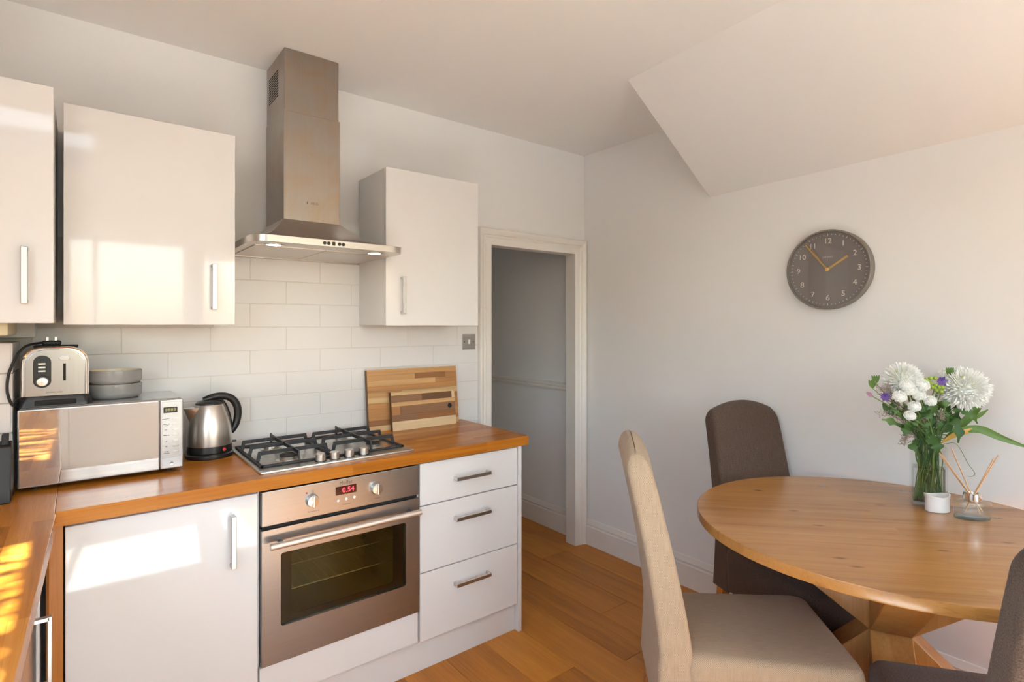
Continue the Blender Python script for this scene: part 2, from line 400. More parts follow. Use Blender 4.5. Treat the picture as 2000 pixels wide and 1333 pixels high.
# wall behind the photographer with glazed door and window
gd = (-.07, .77, 1.20, 2.17); gw = (.93, 2.17, .92, 2.07)
bm = box(XL - .1, gd[0] - .06, YF - .12, YF, 0, ZC + .1); box(gd[1] + .06, gw[0] - .05, YF - .12, YF, 0, ZC + .1, bm=bm); box(gw[1] + .05, XR + .1, YF - .12, YF, 0, ZC + .1, bm=bm)
box(gd[0] - .06, gd[1] + .06, YF - .12, YF, gd[3] + .06, ZC + .1, bm=bm); box(gw[0] - .05, gw[1] + .05, YF - .12, YF, gw[3] + .05, ZC + .1, bm=bm); box(gw[0] - .05, gw[1] + .05, YF - .12, YF, 0, gw[2] - .05, bm=bm)
struct('wall_front', bm, M['wall'])
def glazed(name, r, y, bars, low):
    x0, x1, z0, z1 = r
    bm = box(x0 - .06, x0, y - .09, y - .03, low, z1 + .06, .004); box(x1, x1 + .06, y - .09, y - .03, low, z1 + .06, .004, bm=bm)
    box(x0, x1, y - .09, y - .03, z1, z1 + .06, .004, bm=bm); box(x0, x1, y - .09, y - .03, max(low, z0 - .06), z0, .004, bm=bm)
    for bx in bars: box(bx - .022, bx + .022, y - .085, y - .035, z0, z1, .004, bm=bm)
    d = struct(name, bm, M['upvc'])
    xs = [x0] + list(bars) + [x1]
    for a, b in zip(xs, xs[1:]): obj('pane', box(a, b, y - .063, y - .057, z0, z1), M['pane'], d, 0)
    return d
d1 = glazed('door_1', gd, YF, (.10,), 0.02)
obj('door_panel', box(gd[0], gd[1], YF - .08, YF - .045, .02, gd[2] - .06, .004), M['upvc'], d1)
obj('door_handle', tube([(gd[0] - .02, YF - .03, 1.0), (gd[0] - .02, YF + .03, 1.0), (gd[0] + .1, YF + .03, 1.0)], .009, 8), M['chrome'], d1)
glazed('window_1', gw, YF, (1.55,), gw[2] - .06)
# ceiling with a rooflight over the side run
rl = (-.57, .07, -.57, .43)
bm = box(XL - .1, rl[0], YF - .1, HY + .1, ZC, ZC + .12); box(rl[1], XR + .1, YF - .1, HY + .1, ZC, ZC + .12, bm=bm)
box(rl[0], rl[1], YF - .1, rl[2], ZC, ZC + .12, bm=bm); box(rl[0], rl[1], rl[3], HY + .1, ZC, ZC + .12, bm=bm)
ceil = struct('ceiling', bm, M['ceil'])
bm = box(rl[0] - .05, rl[0], rl[2] - .05, rl[3] + .05, ZC + .12, ZC + .18, .004); box(rl[1], rl[1] + .05, rl[2] - .05, rl[3] + .05, ZC + .12, ZC + .18, .004, bm=bm)
box(rl[0], rl[1], rl[2] - .05, rl[2], ZC + .12, ZC + .18, .004, bm=bm); box(rl[0], rl[1], rl[3], rl[3] + .05, ZC + .12, ZC + .18, .004, bm=bm)
wn = struct('window_2', bm, M['upvc']); obj('pane', box(rl[0], rl[1], rl[2], rl[3], ZC + .145, ZC + .151), M['pane'], wn, 0)
# sloping soffit between ceiling and right wall
L = []; NS = 14
for k in range(NS + 1):
    y = 1.645 + (YF - 1.645) * k / NS
    xa = 1.973 + (y - 1.637) * .0865; zb = 2.124 - (y - 1.655) * .0256
    L.append([(xa + (XR - xa) * j / 8, y, ZC + (zb - ZC) * j / 8) for j in range(9)] + [(XR, y, ZC + .02), (xa, y, ZC + .02)])
obj('sloping_soffit', loft(L), M['ceil'], ceil, 25)
# doorway lining, architrave, baseboards, dado
def frame(prof, y, x0, x1, z1, bm=None):
    """U-shaped moulding round an opening; prof = (distance out from the opening, projection)"""
    L = [[(x0 - o, y - d, 0) for o, d in prof], [(x0 - o, y - d, z1 + o) for o, d in prof], [(x1 + o, y - d, z1 + o) for o, d in prof], [(x1 + o, y - d, 0) for o, d in prof]]
    return loft(L, bm)
ARC = [(0, 0), (0, .016), (.012, .020), (.038, .020), (.046, .026), (.052, .026), (.058, .020), (.066, .030), (.078, .036), (.088, .036), (.092, .030), (.092, 0)]
bm = frame(ARC, YK, DX0, DX1, DZ)
box(DX0 - .02, DX0, YK - .001, YK + WT + .001, 0, DZ, bm=bm); box(DX1, DX1 + .02, YK - .001, YK + WT + .001, 0, DZ, bm=bm); box(DX0, DX1, YK - .001, YK + WT + .001, DZ, DZ + .02, bm=bm)
struct('trim_1', bm, M['trim'], 25)
def run_y(prof, x, y0, y1, bm=None): return loft([[(x - d, y, z) for d, z in prof] for y in (y0, y1)], bm)
BASE = [(0, 0), (.019, 0), (.019, .118), (.014, .124), (.014, .130), (.017, .136), (.010, .152), (.006, .164), (0, .166)]
struct('baseboard_right', run_y(BASE, XR, YF, YK - .036), M['trim'], 25)
struct('baseboard_hall', run_y(BASE, XR, YK + WT, HY), M['trim'], 25)
DADO = [(0, .985), (.012, .985), (.016, .995), (.024, 1.000), (.024, 1.008), (.018, 1.014), (.026, 1.020), (.026, 1.030), (.014, 1.040), (0, 1.044)]
struct('trim_2', run_y(DADO, XR, YK + WT, HY), M['trim'], 25)

# ------------------------------------------------------------------ wall tiles
TY = YK - .008
obj('grout_bed', box(-.64, 1.777, YK - .0066, YK, .90, 1.76), M['grout'], wall_back, 0)
PX, PZ = .302, .102; zrow0 = 1.434 - 6 * PZ
X0 = ony(559.5, 700, TY).x
tile_meshes = {}
def tile(x0, x1, z0, z1, parent, jx=0):
    key = (round(x1 - x0, 3), round(z1 - z0, 3))
    o = obj('tile', box(x0, x1, TY, YK - .004, z0, z1, .0018, 2), M['tile'], parent)
    return o
for r in range(0, 10):
    z0 = zrow0 + r * PZ; z1 = z0 + PZ - .0022
    lo = max(z0, .905)
    off = 0 if (r - 5) % 2 == 0 else PX / 2
    for k in range(-5, 5):
        a = X0 + k * PX + off; b = a + PX - .0022
        a, b = max(a, -.13), min(b, 1.777)
        hi = min(z1, 1.76)
        if b - a < .012 or hi - lo < .012: continue
        if z0 > 1.43:                                # above the wall units tiles show only under the hood
            a, b = max(a, .44), min(b, 1.10)
            if b - a < .012: continue
        tile(a, b, lo, hi, wall_back)
# tiled pipe boxing in the corner
bxm = struct('wall_boxing', box(XL, -.170, 2.306, YK - .008, .92, 1.378), M['grout'], 0)
for r in range(5):
    z0 = .922 + r * .0925
    for a, b in ((-.66, -.42), (-.418, -.166)):
        obj('tile', box(a, b, 2.298, 2.306, z0, z0 + .0905, .002, 1), M['tile'], bxm)
    obj('tile', box(-.170, -.163, 2.300, YK - .009, z0, z0 + .0905, .002, 1), M['tile'], bxm)
obj('tile', box(-.66, -.163, 2.298, YK - .009, 1.378, 1.385, .002, 1), M['tile'], bxm)

# ------------------------------------------------------------------ base units
WZ, WB = .92, .877                              # worktop top and underside
FY = 2.008                                      # door faces
def bar_handle(p0, p1, off, parent, mat='handle', w=.0155):
    """flat square bar with two short legs; off = direction away from the door"""
    p0, p1, off = Vector(p0), Vector(p1), Vector(off); d = (p1 - p0).normalized(); s = d.cross(off.normalized())
    def blk(a, b, hw, ht, bm):
        ax = (b - a).normalized(); o_ = off.normalized(); t_ = ax.cross(o_)
        pts = [a + t_ * hw * i + o_ * ht * j for i, j in ((-1, -1), (1, -1), (1, 1), (-1, 1))]
        return prism(pts, b - a, bm, .0012, 1)
    bm = blk(p0 + off, p1 + off, w / 2, .0045, None)
    for q in (p0 + d * .006, p1 - d * .006):
        pts = [q + s * (w / 2) * i + d * .005 * j for i, j in ((-1, -1), (1, -1), (1, 1), (-1, 1))]
        prism(pts, off, bm, .001, 1)
    return obj('handle', bm, M[mat], parent, label='brushed nickel bar handle')
def carcass(x0, x1, y0, y1, z0, z1, t=.018, bottom=True):
    bm = box(x0, x0 + t, y0, y1, z0, z1); box(x1 - t, x1, y0, y1, z0, z1, bm=bm); box(x0 + t, x1 - t, y1 - .008, y1, z0, z1, bm=bm)
    box(x0 + t, x1 - t, y0, y1 - .008, z1 - t, z1, bm=bm)
    if bottom: box(x0 + t, x1 - t, y0, y1 - .008, z0, z0 + t, bm=bm)
    return bm
t = thing('base_cabinet', 'white gloss base cabinet left of the oven with one tall door and upright handle', 'cabinet', (.22, 2.3, 0))
obj('body', carcass(-.03, .478, FY + .019, 2.56, .137, WB), M['carcass'], t)
dr = obj('door', box(-.032, .478, FY, FY + .018, .139, .866, .0025), M['gloss'], t)
hx = ony(457, 1060, FY - .03).x
bar_handle((hx, FY, .640), (hx, FY, .812), (0, -.030, 0), dr)
t = thing('oven_cabinet', 'white oven housing with a narrow blank front beneath the oven', 'cabinet', (.79, 2.3, 0))
bm = box(.482, .487, FY + .02, 2.56, .137, WB); box(1.093, 1.098, FY + .02, 2.56, .137, WB, bm=bm); box(.487, 1.093, FY + .02, 2.56, .137, .155, bm=bm)
obj('body', bm, M['carcass'], t); obj('front_panel', box(.484, 1.092, FY, FY + .018, .139, .263, .0025), M['gloss'], t)
t = thing('drawer_cabinet', 'white drawer unit with three drawers at the open end of the run', 'cabinet', (1.36, 2.3, 0))
obj('body', carcass(1.099, 1.616, FY + .019, 2.56, .137, WB), M['carcass'], t)
obj('end_panel', box(1.618, 1.638, FY - .003, 2.56, 0, WB, .001, 1), M['gloss'], t)
for z0, z1, hz in ((.694, .868, .783), (.417, .690, .611), (.133, .413, .329)):
    d = obj('drawer_front', box(1.101, 1.615, FY, FY + .018, z0, z1, .0025), M['gloss'], t)
    bar_handle((1.262, FY, hz), (1.443, FY, hz), (0, -.028, 0), d)
tag(obj('plinth', box(-.03, 1.617, 2.034, 2.05, 0, .137), M['gloss']), 'white plinth board along the floor beneath the oven and drawers', 'plinth')
tag(obj('corner_post', prism([(-.073, 2.025, 0), (-.073, 2.008, 0), (-.066, 2.0, 0), (-.036, 2.0, 0), (-.036, 2.03, 0), (-.073, 2.03, 0)], (0, 0, WB)), M['post'], None), 'upright oak filler strip in the inner corner below the worktops', 'post')
# worktops
def wt_edge(y): return -.05 - (1.97 - y) * .028
bm = box(-.0535, 1.664, 1.984, YK - .001, WB, WZ, .0022, 2)
tag(obj('worktop', bm, M['worktop']), 'oiled oak worktop holding the hob along the tiled wall', 'worktop')
y1 = -.75
poly = [(XL, YK - .001, WB), (XL, y1, WB), (wt_edge(y1), y1, WB), (wt_edge(1.96), 1.96, WB), (-.0535, 1.975, WB), (-.0535, YK - .001, WB)]
tag(obj('worktop', prism(poly, (0, 0, WZ - WB), None, .0022, 2), M['worktop_y']), 'oak worktop of the side run, dappled with sunlight', 'worktop')
# side run of base units facing +x
for i, (y0, y1, hy, lb) in enumerate(((1.30, 1.95, 1.79, 'white side run cabinet next to the oak corner post'), (.72, 1.298, 1.24, 'white middle cabinet of the side run'), (.14, .718, .66, 'white third cabinet of the side run'), (-.44, .138, .07, 'white last cabinet of the side run'))):
    t = thing('base_cabinet', lb, 'cabinet', (-.37, (y0 + y1) / 2, 0), 'side run cabinets')
    xf = wt_edge((y0 + y1) / 2) - .028
    bm = box(XL, xf - .019, y0, y0 + .018, .12, WB - .0015); box(XL, xf - .019, y1 - .018, y1, .12, WB - .0015, bm=bm); box(XL, xf - .019, y0 + .018, y1 - .018, .12, .138, bm=bm)
    obj('body', bm, M['carcass'], t)
    d = obj('door', box(xf - .018, xf, y0 + .002, y1 - .002, .13, .866, .0025), M['gloss'], t)
    bar_handle((xf, hy, .54), (xf, hy, .715), (.030, 0, 0), d)
tag(obj('filler_panel', box(-.094, -.084, 1.953, 2.03, .0, WB - .001), M['gloss']), 'white filler panel between side run and oak post', 'panel')
tag(obj('plinth', box(-.16, -.145, -.44, 1.99, 0, .12), M['gloss']), 'white plinth board below the side run cabinets', 'plinth')

# ------------------------------------------------------------------ wall units
def wall_unit(label, x0, x1, yf, z0, z1, hx, hz0, hz1, bottom=True):
    t = thing('wall_cabinet', label, 'cabinet', ((x0 + x1) / 2, 2.42, z0))
    obj('body', carcass(x0 + .001, x1 - .001, yf + .021, YK - .009 if bottom else YK - .001, z0 + .002, z1 - .002, bottom=bottom), M['carcass'], t)
    d = obj('door', box(x0, x1, yf, yf + .018, z0, z1, .002), M['gloss'], t)
    bar_handle((hx, yf, hz0), (hx, yf, hz1), (0, -.028, 0), d)
    return t
wall_unit('white gloss wall cabinet between the boiler cupboard and the extractor hood', -.040, .460, 2.264, 1.442, 2.153, ony(419, 560, 2.238).x, 1.497, 1.664)
wall_unit('white gloss wall cabinet right of the extractor hood, beside the doorway', 1.071, 1.569, 2.264, 1.4395, 2.148, ony(790, 575, 2.238).x, 1.493, 1.661)
wall_unit('deep white boiler cupboard standing proud of the neighbouring wall cabinet', -.56, -.060, 2.128, 1.4465, 2.150, ony(47, 540, 2.10).x, 1.503, 1.667, bottom=False)
t = thing('boiler', 'cream boiler casing showing beneath the deep cupboard', 'boiler', (-.35, 2.3, 1.40))
obj('casing', box(-.53, onx(0, 0, 0).x - .165, 2.20, 2.48, 1.409, 2.08, .006), M['cream'], t)
obj('pipe_cover', box(-.30, -.118, 2.485, YK - .009, 1.398, 1.60, .003), M['carcass'], t)

# ------------------------------------------------------------------ oven
t = thing('oven', 'built-in stainless steel electric oven with red digital clock', 'oven', (.79, 2.3, .268))
OX0, OX1, OY = .489, 1.091, 1.999
obj('cavity', carcass(.50, 1.08, OY + .032, 2.5, .275, .86, .012), M['dark_enamel'], t)
cp = obj('control_panel', box(OX0, OX1, OY, OY + .03, .748, .868, .003), M['oven'], t)
obj('vent_gap', box(OX0 + .004, OX1 - .004, OY + .012, OY + .035, .733, .75), M['darkslot'], t)
GX0, GX1, GZ0, GZ1 = .551, 1.033, .391, .646
bm = box(OX0, OX1, OY, OY + .028, GZ1, .735, .0025); box(OX0, OX1, OY, OY + .028, .268, GZ0, .0025, bm=bm)
box(OX0, GX0, OY, OY + .028, GZ0 - .003, GZ1 + .003, .0, bm=bm); box(GX1, OX1, OY, OY + .028, GZ0 - .003, GZ1 + .003, .0, bm=bm)
bm = NB()
outl = [(OX0, .268), (OX1, .268), (OX1, .735), (OX0, .735)]
# door frame as a plate with a rounded window
def plate_with_hole(x0, x1, z0, z1, hx0, hx1, hz0, hz1, r, y0, y1):
    b = bmesh.new(); n = 6
    hole = [(p[0] + (hx0 + hx1) / 2, p[1] + (hz0 + hz1) / 2) for p in rrect(hx1 - hx0, hz1 - hz0, r, n)]
    outer = []
    for i in range(len(hole)):                      # matching outer outline: corner points repeat
        q = i // (n + 1); outer.append([(x1, z1), (x0, z1), (x0, z0), (x1, z0)][q])
    def ringv(pts, y): return [b.verts.new((p[0], y, p[1])) for p in pts]
    ho, hb = ringv(hole, y0), ringv(hole, y1)
    co = [b.verts.new((p[0], y0, p[1])) for p in ((x1, z1), (x0, z1), (x0, z0), (x1, z0))]; cb = [b.verts.new((p[0], y1, p[1])) for p in ((x1, z1), (x0, z1), (x0, z0), (x1, z0))]
    N = len(hole)
    for i in range(N):
        j = (i + 1) % N; q, q2 = i // (n + 1), j // (n + 1)
        b.faces.new((ho[i], ho[j], hb[j], hb[i]))
        for c_, h_ in ((co, ho), (cb, hb)):
            if q == q2: b.faces.new((h_[i], c_[q], h_[j]))
            else: b.faces.new((h_[i], c_[q], c_[q2], h_[j]))
    for q in range(4): b.faces.new((co[q], cb[q], cb[(q + 1) % 4], co[(q + 1) % 4]))
    bmesh.ops.recalc_face_normals(b, faces=b.faces[:])
    return b
bm.free()
od = obj('oven_door', plate_with_hole(OX0, OX1, .268, .735, GX0, GX1, GZ0, GZ1, .010, OY, OY + .028), M['oven'], t, 20)
obj('glass', box(GX0 - .004, GX1 + .004, OY + .008, OY + .012, GZ0 - .004, GZ1 + .004), M['ovenglass'], od, 0)
obj('glass_border', plate_with_hole(GX0 - .006, GX1 + .006, GZ0 - .006, GZ1 + .006, GX0 + .040, GX1 - .048, GZ0 + .024, GZ1 - .008, .012, OY + .016, OY + .018), M['black'], od, 20)
hb = tube([(.506, OY - .042, .690), (1.078, OY - .042, .690)], .0115, 16)
obj('handle', hb, M['alu'], od, label='pale satin tubular bar handle')
for hx_ in (.548, 1.045): obj('handle_bracket', lathe([(.008, 0), (.008, -.036)], (hx_, OY, .690), 12, axis='y'), M['black'], od)
for z in (.465, .555):
    bm = NB()
    for yy in (2.10, 2.44): tube([(.515, yy, z), (1.065, yy, z)], .0016, 6, bm)
    for k in range(17): xx = .53 + k * .0325; tube([(xx, 2.10, z), (xx, 2.44, z)], .0006, 4, bm)
    obj('oven_rack', bm, M['rack'], t)
for (u, v) in ((611, 979), (736, 954.5)):
    p = ony(u, v, OY - .01)
    k = obj('knob', lathe([(.0, -.004), (.0215, -.004), (.0235, -.0005), (.0225, -.010), (.020, -.020), (.0, -.0225)][1:], (p.x, OY, p.z), 28, axis='y'), M['knob'], cp)
    obj('grip', box(p.x - .004, p.x + .004, OY - .030, OY - .018, p.z - .0195, p.z + .0195, .002), M['knob'], k)
p = ony(676, 957, OY)
obj('display', box(p.x - .040, p.x + .040, OY - .0012, OY + .004, p.z - .0155, p.z + .0155, .0005, 1), M['display'], cp)
obj('display_digits', text('0.54', .026, at_front(p.x + .008, OY - .0016, p.z), .0002, space=1.05), M['led'], cp, 0)
obj('brand_name', text('Moffat', .019, at_front(p.x - .001, OY - .0003, p.z + .0275), .0002), M['ink'], cp, 0)
for u, v in ((660, 978.5), (676, 975), (692, 971)):
    q = ony(u, v, OY); obj('button', lathe([(.0052, 0), (.0052, -.003), (.003, -.0042)], (q.x, OY, q.z), 14, axis='y'), M['white'], cp)
for u, v, s_, w_ in ((612, 998, 'Temperature', .0075), (677, 983.5, 'Programmer', .0065), (737, 972, 'Function', .0075)):
    q = ony(u, v + 1, OY); obj('caption', text(s_, w_, at_front(q.x, OY - .0003, q.z), .0001), M['ink'], cp, 0)
q = ony(599, 964, OY); obj('indicator_lamp', lathe([(.0035, 0), (.003, -.002)], (q.x, OY, q.z), 12, axis='y'), M['red'], cp)
q = ony(611, 961, OY); obj('oven_symbol', text('[]', .012, at_front(q.x, OY - .0003, q.z), .0001), M['ink'], cp, 0)

# ------------------------------------------------------------------ gas hob
t = thing('gas_hob', 'four burner stainless steel gas hob with black pan supports', 'hob', (.79, 2.28, WZ))
HX0, HX1, HY0, HY1, HZ = .492, 1.092, 2.034, 2.534, .929
obj('hob_plate', loft([[(HX0 + .3 + x_, HY0 + .25 + y_, z) for x_, y_ in rrect(.6 - 2 * i_, .5 - 2 * i_, .012)] for i_, z in ((.001, WZ - .001), (0, WZ + .003), (.001, .927), (.006, HZ))]), M['steel'], t, 30)
BR = [(onz(559, 887, .935), .034), (onz(530, 868, .935), .030), (onz(720, 863, .935), .030), (onz(684, 852, .935), .042)]
BR = [((.625, 2.165), .034), ((.625, 2.405), .030), ((.965, 2.165), .030), ((.965, 2.405), .040)]
for (bx_, by_), r in BR:
    b = obj('burner', lathe([(r + .012, HZ - .001), (r + .012, HZ + .003), (r, HZ + .006), (r, HZ + .016), (r - .004, HZ + .017)], (bx_, by_, 0), 28), M['steel'], t)
    obj('burner_cap', lathe([(r - .002, HZ + .0165), (r - .001, HZ + .021), (r - .006, HZ + .024), (.004, HZ + .025)], (bx_, by_, 0), 28), M['iron'], b)
GT = HZ + .043
def grid(x0, x1):
    """cast pan support: base frame, legs and bars; x0..x1 wide"""
    y0, y1 = 2.095, 2.502; bm = NB(); th = .006
    for a, b, c, d in ((x0, x1, y0, y0 + .011), (x0, x1, y1 - .011, y1), (x0, x0 + .011, y0, y1), (x1 - .011, x1, y0, y1)):
        box(a, b, c, d, HZ, HZ + .008, .0015, 1, bm)
    cx = (x0 + x1) / 2
    for yy in (2.175, 2.300, 2.425):                 # bars across with bent feet
        prism([(x0 + .002, yy - th / 2, HZ), (x0 + .014, yy - th / 2, HZ), (x0 + .022, yy - th / 2, GT - .014), (x1 - .022, yy - th / 2, GT - .014), (x1 - .014, yy - th / 2, HZ), (x1 - .002, yy - th / 2, HZ), (x1 - .012, yy - th / 2, GT), (x0 + .012, yy - th / 2, GT)], (0, th, 0), bm)
    prism([(cx - th / 2, y0 + .002, HZ), (cx - th / 2, y0 + .012, HZ), (cx - th / 2, y0 + .022, GT - .014), (cx - th / 2, y1 - .022, GT - .014), (cx - th / 2, y1 - .012, HZ), (cx - th / 2, y1 - .002, HZ), (cx - th / 2, y1 - .004, GT + .004), (cx - th / 2, y1 - .02, GT), (cx - th / 2, y0 + .014, GT)], (th, 0, 0), bm)
    return bm
obj('pan_support', grid(.508, .785), M['iron'], t); obj('pan_support', grid(.790, 1.072), M['iron'], t)
for u, v in ((621.5, 890), (651, 887), (678.5, 882.5), (705, 877.5)):
    p = onz(u, v, .945); kx = p.x; ky = 2.072
    k = obj('knob', lathe([(.0165, HZ), (.0165, HZ + .003), (.0185, HZ + .004), (.0178, HZ + .026), (.0155, HZ + .0285), (.002, HZ + .0288)], (kx, ky, 0), 28), M['knob'], t)
    obj('knob_ring', lathe([(.0205, HZ - .0005), (.0205, HZ + .0015)], (kx, ky, 0), 28), M['black'], k)

# ------------------------------------------------------------------ extractor hood
t = thing('extractor_hood', 'stainless steel chimney extractor hood with stained flue and glowing lamps', 'extractor hood', (.77, 2.57, 1.74))
EX0, EX1, EY0, EY1, EZ0, EZ1 = .480, 1.078, 2.085, YK - .009, 1.741, 1.769
CX0, CX1, CY0 = .645, .877, 2.302
def tray(i_, z):
    r = .062; n = 8; pts = [(EX1 - i_, EY1, z), (EX0 + i_, EY1, z)]
    for k in range(n + 1): a = R(180 + 90 * k / n); pts.append((EX0 + r + (r - i_) * math.cos(a), EY0 + r + (r - i_) * math.sin(a), z))
    for k in range(n + 1): a = R(270 + 90 * k / n); pts.append((EX1 - r + (r - i_) * math.cos(a), EY0 + r + (r - i_) * math.sin(a), z))
    return pts
can = obj('canopy', loft([tray(.004, EZ0), tray(0, EZ0 + .002), tray(0, EZ1 - .002), tray(.002, EZ1)]), M['steel'], t, 30)
L = []
for k in range(9):                                   # swept skirt from the tray up to the flue
    s_ = k / 8; e = s_ ** .62; z = EZ1 - .001 + (1.872 - EZ1) * (s_ ** 1.25)
    xa = EX0 + .012 + (CX0 - EX0 - .012) * e; xb = EX1 - .012 + (CX1 - EX1 + .012) * e; ya = EY0 + .012 + (CY0 - EY0 - .012) * e
    L.append([(xa, EY1, z), (xa, ya, z), (xb, ya, z), (xb, EY1, z)])
obj('skirt', loft(L), M['steel'], t, 30)
lowf = obj('flue_sleeve', box(CX0, CX1, CY0, EY1, 1.868, 2.312, .004, 2), M['flue'], t)
upf = obj('flue_sleeve', box(CX0 + .004, CX1 - .004, CY0 + .004, YK - .001, 2.30, ZC, .004, 2), M['flue'], t)
bm = NB()
for c_ in range(4):
    for r_ in range(11): box(CX0 + .0033, CX0 + .0055, 2.392 + c_ * .036, 2.420 + c_ * .036, 2.395 + r_ * .0105, 2.400 + r_ * .0105, bm=bm)
tag(obj('vent_slots', bm, M['darkslot'], upf, 0), kind='stuff')
obj('brand_name', text('AEG', .0155, at_front(.768, CY0 - .0002, 1.946), .0001, space=1.15), M['ink'], lowf, 0)
obj('brand_mark', text('III', .0135, at_front(.739, CY0 - .0002, 1.946), .0001, space=.7), M['ink'], lowf, 0)
for u in (634, 642, 663, 670.5):
    p = ony(u, 475, EY0); obj('button', lathe([(.0065, .0), (.0065, -.003), (.004, -.0036)], (p.x, EY0 + .0005, 1.7545), 16, axis='y'), M['black'], can)
p = ony(652, 475, EY0); obj('fan_display', box(p.x - .006, p.x + .006, EY0 - .002, EY0 + .001, 1.7475, 1.7615, .0006, 1), M['black'], can)
obj('filter_panel', box(EX0 + .03, .772, EY0 + .10, EY1 - .012, EZ0 - .004, EZ0 + .002, .001, 1), M['steel'], t)
obj('filter_panel', box(.775, EX1 - .03, EY0 + .10, EY1 - .012, EZ0 - .004, EZ0 + .002, .001, 1), M['steel'], t)
obj('back_rail', box(EX0 + .01, EX1 - .01, EY1 - .012, EY1, EZ0 - .008, EZ0 + .002, .001, 1), M['steel'], t)
for u, v in ((535, 478), (731, 495)):
    p = onz(u, v, EZ0)
    ring = obj('lamp_ring', lathe([(.036, EZ0 + .001), (.036, EZ0 - .002), (.028, EZ0 - .003), (.026, EZ0 + .001)], (p.x, p.y, 0), 28, cap=False), M['chrome'], t)
    obj('lamp_lens', lathe([(.027, EZ0 + .001), (.026, EZ0 - .0015), (.010, EZ0 - .002)], (p.x, p.y, 0), 24), M['bulb'], ring)
    ld = bpy.data.lights.new('hood_lamp', 'SPOT'); lo_ = link(bpy.data.objects.new('hood_lamp', ld)); lo_.location = (p.x, p.y, EZ0 - .006)
    ld.energy = .3; ld.spot_size = R(130); ld.spot_blend = .8; ld.color = (1, .72, .45); ld.shadow_soft_size = .02

# ------------------------------------------------------------------ light switch
p = ony(915, 668, TY)
t = thing('light_switch', 'brushed steel light switch on the tiles beside the doorway', 'switch', (p.x, TY, p.z))
obj('plate', box(p.x - .043, p.x + .043, TY - .005, TY, p.z - .043, p.z + .043, .002), steel('switch_steel', (.40, .38, .35), .35), t)
obj('rocker', box(p.x - .0065, p.x + .0065, TY - .009, TY - .004, p.z - .012, p.z + .012, .0015), M['white'], t)
for s_ in (-1, 1): obj('screw', lathe([(.0036, 0), (.003, -.0012)], (p.x + s_ * .030, TY - .005, p.z), 12, axis='y'), M['ink'], t)

# ------------------------------------------------------------------ wall clock
c = onx(1621, 528, XR - .045); cy_, cz_ = 1.046, 1.688; cr = .1765; cx_ = XR
t = thing('wall_clock', 'round dark grey wall clock with brass hands and white numerals', 'clock', (XR, cy_, cz_))
obj('case', lathe([(cr - .004, -.0005), (cr, -.004), (cr, -.040), (cr - .003, -.043), (cr - .007, -.043), (cr - .009, -.036)], (cx_, cy_, cz_), 72, axis='x', cap=False), M['clockcase'], t)
obj('dial', lathe([(cr - .006, -.027), (cr - .006, -.030)], (cx_, cy_, cz_), 64, axis='x'), M['clockdial'], t)
FX = XR - .0305
def dialpt(a, r): return Vector((FX, cy_ - r * math.sin(a), cz_ + r * math.cos(a)))   # seen from -x, clockwise
for k in range(12):
    q = dialpt(2 * math.pi * (k + 1) / 12, .126)
    obj('numeral', text(str(k + 1), .034, Matrix.Translation(q) @ FACE_WEST, .0004), M['numeral'], t, 0)
bm = NB()
for k in range(60):
    a = 2 * math.pi * k / 60; L_ = .010 if k % 5 == 0 else .005
    box(-.0004, .0004, -.0009, .0009, .155 - L_ / 2, .155 + L_ / 2, bm=bm, mtx=Matrix.Translation((FX, cy_, cz_)) @ Matrix.Rotation(a, 4, 'X'))
tag(obj('minute_marks', bm, M['numeral'], t, 0), kind='stuff')
obj('brand_name', text('JONES', .010, Matrix.Translation(dialpt(0, .056)) @ FACE_WEST, .0003, space=1.6), M['numeral'], t, 0)
def hand(a, l_, wd, tail, dx):
    return box(-.0008, .0008, -wd / 2, wd / 2, -tail, l_, .0006, 1, None, Matrix.Translation((FX - dx, cy_, cz_)) @ Matrix.Rotation(a, 4, 'X'))
obj('hour_hand', hand(R(57), .098, .0100, 0, .003), M['brass'], t); obj('minute_hand', hand(R(-38), .150, .0076, 0, .0055), M['brass'], t); obj('second_hand', hand(R(-33.5), .150, .0016, 0, .0075), M['brass'], t)
obj('hub', lathe([(.009, -.030), (.009, -.039), (.004, -.041)], (cx_, cy_, cz_), 24, axis='x'), M['brass'], t)
obj('glass', lathe([(cr - .008, -.0385), (cr - .008, -.040)], (cx_, cy_, cz_), 64, axis='x'), clear_glass('clock_glass', (.98, .97, .97)), t)

# ------------------------------------------------------------------ microwave
t = thing('microwave', 'silver microwave with a mirrored door standing on the oak worktop', 'microwave', (.07, 2.42, WZ))
MX0, MX1, MY, MB, MT = -.150, .292, 2.268, .934, 1.180
obj('body', box(MX0 + .002, MX1 - .002, MY + .02, 2.555, MB, MT, .006, 3), M['silver'], t)
DS = onx(0, 0, 0).x * 0 + ony(312, 850, MY).x
dd = obj('door', box(MX0, DS - .001, MY, MY + .022, MB, MT - .002, .004, 3), M['silver'], t)
obj('mirror_panel', box(MX0 + .004, DS - .003, MY - .0008, MY + .002, MB + .005, MT - .007, .0006, 1), M['mirror'], dd)
cpn = obj('control_panel', box(DS + .001, MX1, MY, MY + .022, MB, MT - .002, .004, 3), M['silver'], t)
obj('panel_face', box(DS + .006, MX1 - .005, MY - .001, MY + .002, MB + .045, MT - .010, .0006, 1), M['silver'], cpn)
p = ony(333, 801, MY)
obj('display', box(p.x - .021, p.x + .021, MY - .0018, MY, p.z - .010, p.z + .010, .0004, 1), M['black'], cpn)
obj('display_digits', text('8888', .0155, at_front(p.x, MY - .0021, p.z), .0002, space=1.05), M['amber'], cpn, 0)
